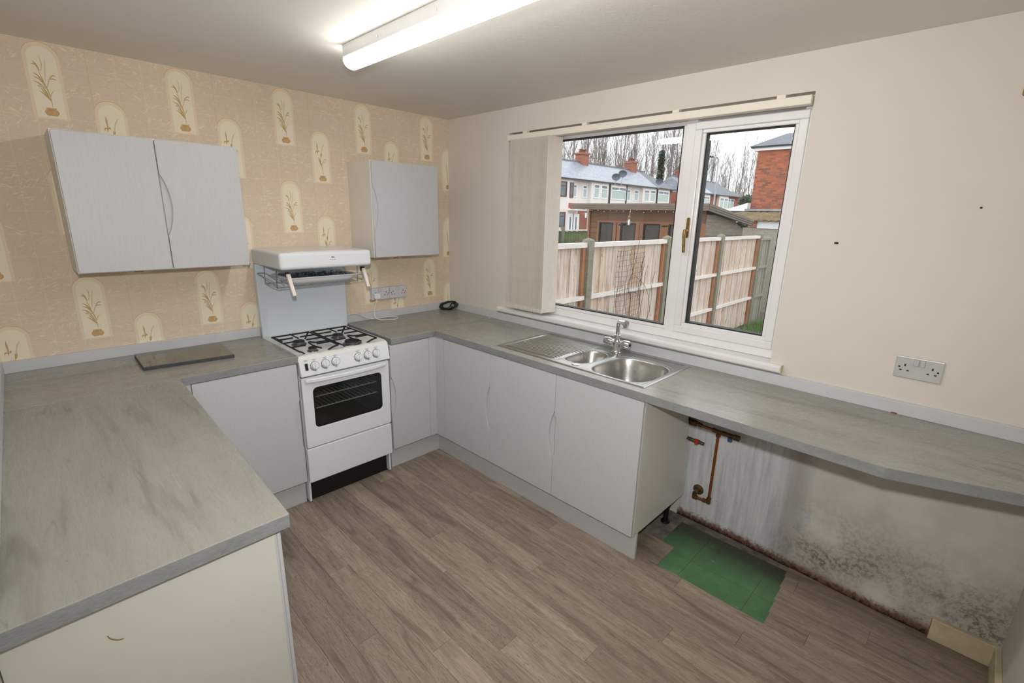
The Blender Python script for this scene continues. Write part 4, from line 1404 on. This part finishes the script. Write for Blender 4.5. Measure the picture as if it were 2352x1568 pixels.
for i in range(5):
    x0, x1 = ends[i] + .052, ends[i + 1] - .052
    old = i == 4
    p = thing('garden_fence', ((x0 + x1) / 2, FY, GZ), labs[i], 'fence', 'garden fence panels')
    n = 14 if not old else 5
    pw_ = (x1 - x0) / n
    top = 1.335 if not old else 1.30
    for k in range(n):
        xa = x0 + pw_ * k
        yy = FY + .018 + (.009 if k % 2 else 0)
        if slat_src is None or old and k == 0:
            pass
        b = MB().box(xa - .008, yy, GZ + .05, xa + pw_ + .008, yy + .010, top)
        b.build('slat', 'fence' if not old else 'fence_old', p)
    rm = 'fence_rail' if not old else 'fence_old'
    for (z0, z1, d) in ((top, top + .052, .0), (.742, .790, 0), (.150, .198, 0)):
        box('rail', rm, p, (x0, FY - .028, z0), (x1, FY + .018 + (.03 if z0 == top else 0), z1))
    for (a, c) in ((x0, x0 + .03), (x1 - .05, x1)):
        box('batten', 'fence_stile' if not old else 'fence_old', p, (a, FY - .012, GZ + .05), (c, FY + .0175, top - .001))
# netting and dead climber on the second panel
nt = thing('wire_netting', (2.95, FY - .035, GZ), 'square wire netting hanging on the fence', 'netting')
b = MB()
for k in range(12):
    x = 2.63 + .055 * k
    pts = [(x + .012 * math.sin(z * 5 + k), FY - .033, z) for z in (1.29 - .006 * k, .95, .6, .3, .0)]
    b.tube(pts, .0016, 4)
for k in range(19):
    z = 1.27 - .062 * k
    b.tube([(2.62, FY - .033, z), (2.85, FY - .035, z + .012 * math.sin(k)), (3.06, FY - .033, z + .02), (3.25, FY - .033, z + .03)], .0016, 4)
b.build('mesh_wires', 'vine', nt)['kind'] = 'stuff'
cl = thing('climber_stems', (3.1, FY - .05, GZ), 'bare dead climber stems tangled over the netting', 'climber')
for k in range(8):
    x = 2.78 + .075 * k + random.uniform(-.03, .03)
    pts = [(x, FY - .045, GZ)]
    z = GZ
    while z < random.uniform(.75, 1.4):
        z += random.uniform(.12, .22)
        x += random.uniform(-.08, .09)
        pts.append((x, FY - .045 - random.uniform(0, .02), z))
    MB().tube(catmull(pts, 3), .0026, 4).build('stem', 'vine', cl)
for (x0, z0, x1, z1) in ((3.05, .95, 3.55, .35), (3.2, 1.25, 3.15, .8), (2.9, .75, 3.2, .5)):
    MB().tube(catmull([(x0, FY - .05, z0), ((x0 + x1) / 2 + .08, FY - .055, (z0 + z1) / 2 + .08), (x1, FY - .05, z1)], 5), .003, 4).build('stem', 'vine', cl)

# ---- summer house behind the fence
sh = thing('summer_house', (7.2, 1.9, GZ), 'brown timber summer house with glazed doors behind the fence', 'summer house')
SXF = 6.30
box('inner_wall', 'dark_cavity', sh, (SXF + .05, .66, GZ), (8.1, 3.14, 1.55))
for k in range(9):           # lapped boards left of the windows
    z = .78 + .112 * k
    MB().prism([(SXF, z), (SXF + .03, z), (SXF + .03, z + .118), (SXF + .014, z + .118)], 'y', 2.925, 3.165).build('board', 'shed_wood', sh)
for k in range(2):
    z = 1.585 + .112 * k
    MB().prism([(SXF, z), (SXF + .03, z), (SXF + .03, z + .118), (SXF + .014, z + .118)], 'y', .62, 2.925).build('board', 'shed_wood', sh)
box('base_panel', 'shed_wood', sh, (SXF, .62, GZ), (SXF + .03, 3.165, .79))
for (y0, y1) in ((2.885, 2.935), (2.46, 2.535), (2.36, 2.44), (1.925, 2.005), (1.835, 1.915), (1.39, 1.475), (1.305, 1.385), (.60, .68)):
    box('upright', 'shed_trim', sh, (SXF - .02, y0, .55), (SXF + .03, y1, 1.59))
box('corner_trim', 'shed_trim', sh, (SXF - .02, 3.13, GZ), (SXF + .03, 3.18, 1.80))
box('head_rail', 'shed_trim', sh, (SXF - .022, .62, 1.56), (SXF + .03, 2.935, 1.60))
for (y0, y1) in ((2.535, 2.885), (2.005, 2.36), (1.475, 1.835), (.68, 1.305)):
    wn = box('window_pane', 'shed_glass', sh, (SXF + .005, y0, .80), (SXF + .012, y1, 1.56))
    frame_ring(MB(), y0, y1, .80, 1.56, .028, SXF - .012, SXF + .02).build('window_frame', 'black_gasket', wn)
for (y, z) in ((2.40, 1.52), (1.44, 1.52)):
    MB().tube([(SXF - .025, y, z), (SXF - .025, y - .12, z + .005)], .012, 6).build('hinge', 'black_iron', sh)
# grey side wall under the sloping roof
for k in range(10):
    z = .62 + .125 * k
    zt = z + .13
    xe = 6.33 + (1.79 - zt) / .118 if zt > 1.56 else 8.15
    if xe < 6.5: continue
    xe2 = min(8.15, 6.33 + (1.79 - z) / .118)
    MB().prism([(SXF + .031, z), (xe2, z), (min(xe, 8.15), zt), (SXF + .031, zt)], 'y', .60 + .012 * (k % 2), .63).build('board', 'shed_side', sh)
box('side_base', 'shed_side', sh, (SXF + .031, .60, GZ), (8.15, .63, .63))
rf = MB().prism([(6.05, 1.90), (8.28, 1.640), (8.28, 1.672), (6.05, 1.935)], 'y', .48, 3.50).build('roof', 'felt', sh)
for k, (z0, z1, d) in enumerate(((1.890, 1.932, .02), (1.852, 1.889, .012), (1.815, 1.851, .004))):
    box('fascia_board', 'shed_fascia', rf, (6.05 - d, .47, z0), (6.08, 3.50, z1))
    MB().prism([(6.05, z0), (8.30, z0 - .262), (8.30, z1 - .262), (6.05, z1)], 'y', .47 - d, .49).build('barge_board', 'felt' if k else 'shed_fascia', rf)
# hanging jar lanterns and fairy lights along the fascia
for i, (y, z, lab) in enumerate(((2.985, 1.715, 'glass jar lantern hanging at the left corner of the summer house'), (1.957, 1.605, 'glass jar lantern hanging in front of the summer house doors'))):
    ln = thing('jar_lantern', (5.93, y, z), lab, 'lantern', 'hanging lanterns')
    MB().lathe([(.030, -.075), (.045, -.06), (.052, -.01), (.046, .03), (.024, .06), (.024, .07)], (5.93, y, z), 16).build('jar', 'lantern_glass', ln, smooth=True)
    MB().lathe([(.028, .065), (.028, .095), (.004, .1)], (5.93, y, z), 14).build('lid', 'raw_wood' if i else 'lamp_metal', ln, smooth=True)
    MB().lathe([(.02, -.074), (.022, .0), (.01, .03)], (5.93, y, z), 10).build('candle', 'handle_white', ln, smooth=True)
    MB().tube([(5.93, y, z + .09), (5.96, y, 1.815), (6.04, y, 1.83)], .003, 4).build('hanger', 'steel_wire', ln)
fy = thing('fairy_lights', (6.0, 2.0, 1.80), 'string of tiny fairy lights below the summer house fascia', 'fairy lights')
pts = []
for k in range(30):
    y = 2.75 - .075 * k
    pts.append((6.01, y, 1.805 + .012 * math.sin(k * 1.7)))
MB().tube(pts, .002, 4).build('wire', 'black_gasket', fy)
bl_src = None
for k in range(0, 30, 2):
    x, y, z = pts[k]
    if bl_src is None:
        bl_src = MB().lathe([(.002, -.014), (.007, -.008), (.005, 0)], (x, y, z), 8).build('bulb', 'white_plastic', fy)
        b0 = Vector((x, y, z))
    else:
        share(bl_src, 'bulb', fy, Vector((x, y, z - .01 * (k % 3))) - b0)

# ---- green fence and dry hedge left of the summer house
gf = thing('green_fence', (9.0, 6, GZ), 'green stained fence left of the summer house', 'fence')
for k in range(34):
    x = 6.6 + .125 * k
    MB().box(x, 6.0, GZ, x + .118, 6.02, 1.22 + (.02 if k % 2 else 0)).build('slat', 'green_fence', gf)
for x in (7.0, 8.9, 10.7):
    box('post', 'post', gf, (x - .06, 5.93, GZ), (x + .06, 6.0, 1.36))
box('capping', 'fence_rail', gf, (6.6, 5.96, 1.235), (10.85, 6.03, 1.275))
random.seed(5)
b = MB()
for k in range(1500):
    x = random.uniform(8.9, 10.4); y = random.uniform(5.2, 5.8); z0 = random.uniform(GZ, 1.0)
    h_ = random.uniform(.2, .5); dx = random.uniform(-.12, .12); dy = random.uniform(-.1, .1)
    zt = min(z0 + h_, 1.28 + .1 * math.sin(x * 7))
    b.add([(x, y, z0), (x + .012, y + .004, z0), (x + dx, y + dy, zt)], [(0, 1, 2)])
tag(b.build('dry_hedge', 'dry_hedge', None, at=(9.7, 5.5, GZ)), 'dry straw-coloured hedge in front of the green fence', 'hedge', kind='stuff')

# ---- garage with mossy roof at the end of the garden
ga = thing('garage', (11, -.3, GZ), 'pebble-dashed garage with white fascia and mossy sheet roof', 'garage')
box('wall', 'pebble', ga, (9.60, -2.6, GZ), (13.0, 1.12, 1.50))
box('fascia', 'house_upvc', ga, (9.57, -2.6, 1.495), (9.60, .80, 1.655))
b = MB()
NYc = 96
top_, bot_ = [], []
for j in range(NYc + 1):
    y = -2.7 + 4.95 * j / NYc
    wz = .018 * math.sin(y * 2 * math.pi / .146)
    xs0 = 9.48
    top_.append([(xs0, y, 1.675 + wz), (13.1, y, 1.935 + wz)])
    bot_.append([(xs0, y, 1.660 + wz), (13.1, y, 1.920 + wz)])
vs = []
for j in range(NYc + 1):
    vs += top_[j] + bot_[j]
fs = []
for j in range(NYc):
    a, c = j * 4, (j + 1) * 4
    fs += [(a, a + 1, c + 1, c), (a + 2, c + 2, c + 3, a + 3), (a, c, c + 2, a + 2), (a + 1, a + 3, c + 3, c + 1)]
b.add(vs, fs)
b.build('roof', 'moss', ga)
b = MB()
for j in range(0, 13):
    b.box(9.47, .72 + .03 * j, 1.60, 9.50, .75 + .03 * j, 1.655)
box('eaves_filler', 'rust', ga, (9.50, .80, 1.59), (9.58, 1.12, 1.655))
box('ridge_sheet', 'sheet_grey', ga, (12.6, -2.7, 1.925), (13.2, 2.2, 1.985))
# tufts of grass and weeds at the foot of the fence
random.seed(21)
b = MB()
for k in range(1400):
    x = random.uniform(6.2, 8.6); y = random.uniform(-.9, .05)
    hgt = random.uniform(.05, .22)
    a = random.uniform(0, 6.28)
    b.add([(x, y, GZ), (x + .012 * math.cos(a), y + .012 * math.sin(a), GZ), (x + random.uniform(-.07, .07), y + random.uniform(-.07, .07), GZ + hgt)], [(0, 1, 2)])
tag(b.build('grass_tufts', 'grass', None, at=(7.4, -.4, GZ)), 'green grass tufts at the foot of the fence', 'grass', kind='stuff')
for i, (x, y) in enumerate(((9.30, -.12), (9.20, -.02), (9.38, -.22))):
    st = thing('garden_cane', (x, y, GZ), 'thin bare cane against the pebble-dashed garage', 'cane', 'canes by the garage')
    MB().tube([(x, y, GZ), (x + .03, y + .02, .5), (x + .06 - .05 * i, y + .03, 1.75 - .12 * i)], .006, 5).build('stem', 'fence_old', st)

# ---- terraced houses
YE = 19.0; ZE = 4.22; YR = 21.16; ZR = 5.76
def dwelling(x0, x1, label, wallmat, roofmat, wins, bays, hip=0, gwins=()):
    t = thing('terraced_house', ((x0 + x1) / 2, 21, GZ), label, 'house', 'terraced houses')
    box('wall', wallmat, t, (x0 + .01, YE + .25, GZ), (x1 - .01, 23.1, ZE + .02))
    e = .0
    if not hip:
        b = MB().prism([(YE - .12, ZE - .02), (YR, ZR), (23.4, ZE - .02)], 'x', x0, x1)
    else:
        xr = x1 - 2.2
        P = [(x0, YE - .12, ZE - .02), (x1 + .2, YE - .12, ZE - .02), (x1 + .2, 23.4, ZE - .02), (x0, 23.4, ZE - .02), (x0, YR, ZR), (xr, YR, ZR)]
        b = MB().add(P, [(0, 1, 5, 4), (1, 2, 5), (2, 3, 4, 5), (0, 4, 3), (3, 2, 1, 0)])
    rf_ = b.build('roof', roofmat, t)
    box('gutter', 'gutter', rf_, (x0, YE - .22, ZE - .06), (x1, YE - .10, ZE + .03))
    box('ridge_tiles', 'roof_dark', rf_, (x0, YR - .08, ZR - .05), (x1 if not hip else xr, YR + .08, ZR + .05))
    for (a, c) in bays:
        box('bay', 'render', t, (a, YE - .02, GZ), (c, YE + .26, ZE - .03))
    for (a, c, z0, z1, fr, bay) in wins:
        y = (YE - .02 if bay else YE + .25)
        wn = frame_ring(MB(), a, c, z0, z1, .07, -.04, .02)
        # ring is built in (x=depth, y=along): swap to run along x
        wn.v = [(p[1], y + p[0], p[2]) for p in wn.v]
        f = wn.build('window_frame', fr, t)
        zm = z0 + (z1 - z0) * .72
        box('transom', fr, f, (a + .06, y - .035, zm - .03), (c - .06, y + .01, zm + .03))
        if c - a > 1.4:
            box('mullion', fr, f, ((a + c) / 2 - .04, y - .036, zm), ((a + c) / 2 + .04, y + .01, z1 - .06))
        box('pane', 'darkglass', f, (a + .06, y - .010, zm), (c - .06, y + .005, z1 - .06))
        box('pane', 'curtain' if fr == 'house_upvc' else 'darkglass', f, (a + .06, y - .010, z0 + .06), (c - .06, y + .005, zm))
    return t
UP = 'house_upvc'; BR = 'house_brownframe'
h0 = dwelling(23.0, 27.15, 'white rendered terraced house with maroon windows at the far left', 'render', 'roof_blue',
              [(24.58, 25.36, 2.97, 4.0, BR, 1), (25.70, 26.13, 2.92, 3.98, BR, 1), (26.42, 26.86, 3.0, 3.9, UP, 0), (24.59, 25.32, .9, 1.94, BR, 1)], [(24.2, 26.2)])
box('porch_panel', 'redpanel', h0, (25.67, YE - .1, 2.22), (26.68, YE + .26, 2.56))
box('porch_roof', UP, h0, (25.6, YE - .55, 2.06), (27.1, YE + .25, 2.14))
for (a, c) in ((25.66, 26.2), (26.35, 27.0)):
    d_ = box('front_door', UP, h0, (a, YE + .12 - .15, GZ), (c, YE + .22, 1.83))
    box('door_glass', 'darkglass', d_, (a + .2, YE - .05, .7), (a + .34, YE - .02, 1.6))
h1 = dwelling(27.15, 30.73, 'white terraced house left of the two satellite dishes', 'render', 'roof_blue',
              [(27.57, 28.1, 3.0, 3.9, UP, 0), (28.60, 29.32, 3.0, 4.03, UP, 1), (29.57, 30.40, 3.0, 4.02, UP, 1)], [(28.3, 30.6)])
box('brick_infill', 'brick_front', h1, (27.16, YE + .22, GZ), (28.3, YE + .251, 2.3))
h2 = dwelling(30.73, 34.45, 'white terraced house below the two satellite dishes', 'render', 'roof_blue',
              [(30.95, 33.1, 3.0, 3.99, UP, 1), (33.67, 34.19, 3.0, 3.9, UP, 0)], [(30.85, 33.2)])
h3 = dwelling(34.45, 38.24, 'white terraced house under the second chimney', 'render', 'roof_blue',
              [(34.82, 35.5, 3.0, 3.9, UP, 0), (36.0, 36.85, 3.0, 4.0, UP, 1), (37.05, 37.95, 3.0, 4.02, UP, 1)], [(35.8, 38.1)])
h4 = dwelling(38.24, 41.6, 'end terraced house with dark hipped roof and brick end', 'brick_front', 'roof_dark',
              [(38.4, 40.4, 3.0, 4.02, UP, 1)], [(38.3, 40.6)], hip=1)
h5 = dwelling(44.6, 50.2, 'red brick terraced house with street lamp in front', 'brick_front', 'roof_blue',
              [(46.2, 47.2, 3.0, 3.95, UP, 1), (48.0, 49.45, 3.0, 3.95, UP, 1), (49.8, 50.15, 2.9, 3.8, UP, 0)], [(47.8, 49.6)])
h6 = dwelling(50.2, 58.2, 'red brick end terraced house with dark hipped roof, furthest right', 'brick_front', 'roof_dark',
              [(52.2, 53.2, 2.8, 3.97, UP, 1), (53.3, 54.4, 2.8, 3.97, UP, 1), (54.8, 55.8, 2.8, 3.97, UP, 0), (55.9, 56.9, 2.8, 3.97, UP, 0)], [(52.0, 54.6)], hip=1)
for x, hh in ((30.73, h1), (33.15, h2), (38.24, h3)):
    MB().tube([(x, YE - .06, GZ), (x, YE - .06, ZE)], .06, 6).build('downpipe', 'gutter', hh)
for x, hh, w_ in ((29.85, h1, .42), (37.1, h3, .46), (46.9, h5, .46)):
    c_ = MB().box(x - w_, YR - .35, ZR - .5, x + w_, YR + .35, 6.42).box(x - w_ - .08, YR - .42, 6.32, x + w_ + .08, YR + .42, 6.46).build('chimney_stack', 'brick_front', hh)
    for k in range(3):
        MB().lathe([(.12, 6.46), (.10, 6.66), (.12, 6.72)], (x + (k - 1) * .26, YR, 0), 10).build('chimney_pot', 'rust', c_)
for (x, z, y, lab) in ((31.05, 4.66, 18.6, 'lower grey satellite dish in front of the slate roof'), (31.95, 4.97, 18.6, 'higher grey satellite dish in front of the slate roof'), (37.9, 4.73, 18.6, 'grey satellite dish beside the dark hipped roof')):
    d_ = thing('satellite_dish', (x, y, z), lab, 'satellite dish', 'satellite dishes')
    b = MB()
    vs = []; fs = []
    for i in range(5):
        r_ = .34 * i / 4
        for j in range(18):
            a = 2 * math.pi * j / 18
            vs.append((x + r_ * math.cos(a) * .72 - .07 * (i / 4) ** 2, y - r_ * math.cos(a) * .72 - .07 * (i / 4) ** 2 + .1, z + r_ * math.sin(a) * .78))
    for i in range(4):
        for j in range(18):
            fs.append((i * 18 + j, i * 18 + (j + 1) % 18, (i + 1) * 18 + (j + 1) % 18, (i + 1) * 18 + j))
    b.add(vs, fs).build('reflector', 'satellite', d_, smooth='all')
    MB().tube([(x, y + .1, z - .2), (x, y + .12, 4.18), (x, YE - .05, 4.12)], .03, 6).build('mast', 'lamp_metal', d_)
    MB().tube([(x, y + .05, z - .28), (x, y - .3, z - .1)], .02, 5).build('arm', 'lamp_metal', d_)

# ---- brick house on the right
bh = thing('brick_house', (26, 1, GZ), 'orange-red brick house with white eaves at the right of the view', 'house')
box('wall', 'brick_gable', bh, (22.0, -6, GZ), (30, 5.29, 4.72))
box('fascia', UP, bh, (21.85, -6.1, 4.72), (30.1, 5.45, 4.84))
box('gutter', 'gutter', bh, (21.76, -6.1, 4.84), (30.1, 5.56, 4.90))
P = [(21.72, 5.62, 4.90), (21.72, -6.2, 4.90), (30.3, -6.2, 4.90), (30.3, 5.62, 4.90), (25.9, 1.4, 7.1), (25.9, -2.2, 7.1)]
MB().add(P, [(0, 4, 5, 1), (1, 5, 2), (2, 5, 4, 3), (0, 3, 4), (0, 1, 2, 3)]).build('roof', 'roof_dark', bh)
MB().prism([(5.29, 2.02), (6.25, 2.08), (6.25, 2.14), (5.29, 2.44)], 'x', 21.6, 24).build('lean_to', UP, bh)
box('lean_to_gutter', 'gutter', bh, (21.5, 5.15, 2.0), (21.6, 6.25, 2.07))
# ---- street lamp
sl_ = thing('street_lamp', (38.75, 14, GZ), 'tall pale street lamp in front of the brick terrace', 'street lamp')
MB().tube([(38.75, 14, GZ), (38.75, 14, 3.2), (38.6, 14, 6.3)], [.08, .07, .045], 8).build('column', 'lamp_metal', sl_, smooth=True)
MB().tube([(38.6, 14, 6.3), (38.2, 13.95, 6.5), (37.2, 13.9, 6.45)], .045, 6).build('bracket_arm', 'lamp_metal', sl_)
MB().box(36.6, 13.8, 6.36, 37.25, 14.0, 6.46).build('lamp_head', 'gutter', sl_, bevel=.03)

# ---- bare winter trees behind the houses
def tree_mesh(seed, h=17.0, ivy=False):
    rg = random.Random(seed)
    b = MB()
    def limb(p, d, L, r, depth):
        n = 3
        pts = [p]; rr = [r]
        q = p.copy(); dd = d.copy()
        for i in range(n):
            dd = (dd + Vector((rg.uniform(-.12, .12), rg.uniform(-.12, .12), rg.uniform(.02, .12)))).normalized()
            q = q + dd * (L / n)
            pts.append(q.copy()); rr.append(r * (1 - .85 * (i + 1) / n))
        b.tube(pts, rr, 4 if depth == 0 else 3, caps=False)
        return pts
    stems = rg.choice((1, 2, 2, 3))
    for s in range(stems):
        base = Vector((rg.uniform(-.6, .6), rg.uniform(-.6, .6), 0)) if stems > 1 else Vector((0, 0, 0))
        hh = h * rg.uniform(.8, 1.05)
        P = [base]
        q = base.copy()
        for i in range(9):
            q = q + Vector((rg.uniform(-.22, .22), rg.uniform(-.22, .22), hh / 9))
            P.append(q.copy())
        r0 = rg.uniform(.07, .12)
        b.tube(P, [r0 * (1 - .92 * i / 9) for i in range(10)], 5, caps=False)
        for k in range(30):
            t = rg.uniform(.22, .98)
            i = min(8, int(t * 9)); f = t * 9 - i
            p = P[i].lerp(P[i + 1], f)
            a = rg.uniform(0, 6.283); tilt = rg.uniform(.25, .62)
            d = Vector((math.cos(a) * tilt, math.sin(a) * tilt, 1)).normalized()
            L = rg.uniform(1.4, 3.8) * (1.15 - .6 * t)
            Q = limb(p, d, L, .034 * (1.2 - t), 1)
            for j in range(7):
                p2 = Q[1].lerp(Q[3], rg.random())
                a = rg.uniform(0, 6.283)
                d2 = (d + Vector((math.cos(a), math.sin(a), .3)) * rg.uniform(.3, .7)).normalized()
                limb(p2, d2, L * rg.uniform(.35, .7), .013, 2)
    return b
tr_src = []
for sd in range(6):
    b = tree_mesh(100 + sd)
    tr_src.append(b.mesh('bare_tree_mesh'))
    tr_src[-1].materials.append(MAT['bark'])
f2 = Vector((.7163, .6978, 0)); r2 = Vector((.6978, -.7163, 0))
random.seed(9)
NT_ = 72
for k in range(NT_):
    t = .07 + .46 * (k + random.uniform(-.3, .3)) / (NT_ - 1)
    dep = random.uniform(62, 95)
    p = Vector((CAM.x, CAM.y, 0)) + (f2 + r2 * t) * dep
    o = bpy.data.objects.new('bare_tree', tr_src[k % 6])
    COL.objects.link(o)
    o.location = (p.x, p.y, GZ)
    sc = random.uniform(.85, 1.2) * (1.0 if t < .38 else .80)
    o.scale = (sc, sc, sc)
    o.rotation_euler = (0, 0, random.uniform(0, 6.28))
    tag(o, 'tall bare winter tree in the row behind the terraced houses', 'tree', 'bare trees behind the houses')
# one trunk wrapped in ivy, and the low evergreen scrub at the end of the row
def ivy(name, p, rad, h_, label, cat, n, mat='ivy'):
    rg = random.Random(int(p.x * 10))
    b = MB()
    for k in range(n):
        t = rg.random()
        a = rg.uniform(0, 6.283)
        rr = rad * (1 - .55 * t) * rg.uniform(.5, 1.1)
        c = Vector((p.x + rr * math.cos(a), p.y + rr * math.sin(a), GZ + h_ * t))
        s = rg.uniform(.12, .3)
        u_ = Vector((rg.uniform(-1, 1), rg.uniform(-1, 1), rg.uniform(-1, 1))).normalized()
        v_ = u_.orthogonal().normalized()
        b.add([c + u_ * s, c + v_ * s, c - u_ * s, c - v_ * s], [(0, 1, 2, 3)])
    o = thing(name, (p.x, p.y, GZ), label, cat)
    b.build('foliage', mat, o)['kind'] = 'stuff'
    MB().tube([(p.x, p.y, GZ), (p.x + .1, p.y, GZ + h_ * 1.25)], [.16, .03], 6).build('trunk', 'bark', o)
    return o
def at(t, dep):
    return Vector((CAM.x, CAM.y, 0)) + (f2 + r2 * t) * dep
ivy('ivy_tree', at(.284, 60), .55, 9.6, 'dark ivy-clad trunk rising behind the second chimney', 'tree', 900)
ivy('ivy_tree', at(.305, 58), .45, 6.2, 'shorter ivy-clad trunk beside the dark hipped roof', 'tree', 500)
ivy('evergreen_bush', at(.482, 62), 3.4, 5.0, 'green scrub between the brick terrace and the brick house', 'bush', 1800)

# brown chip at the foot of the long upstand
for o in list(bpy.data.objects):
    if o.get('label', '').startswith('long grey upstand'):
        MB().box(-.0186, -2.9985, .9103, -.0168, -2.9790, .9150).build('chipped_edge', 'rust', o)
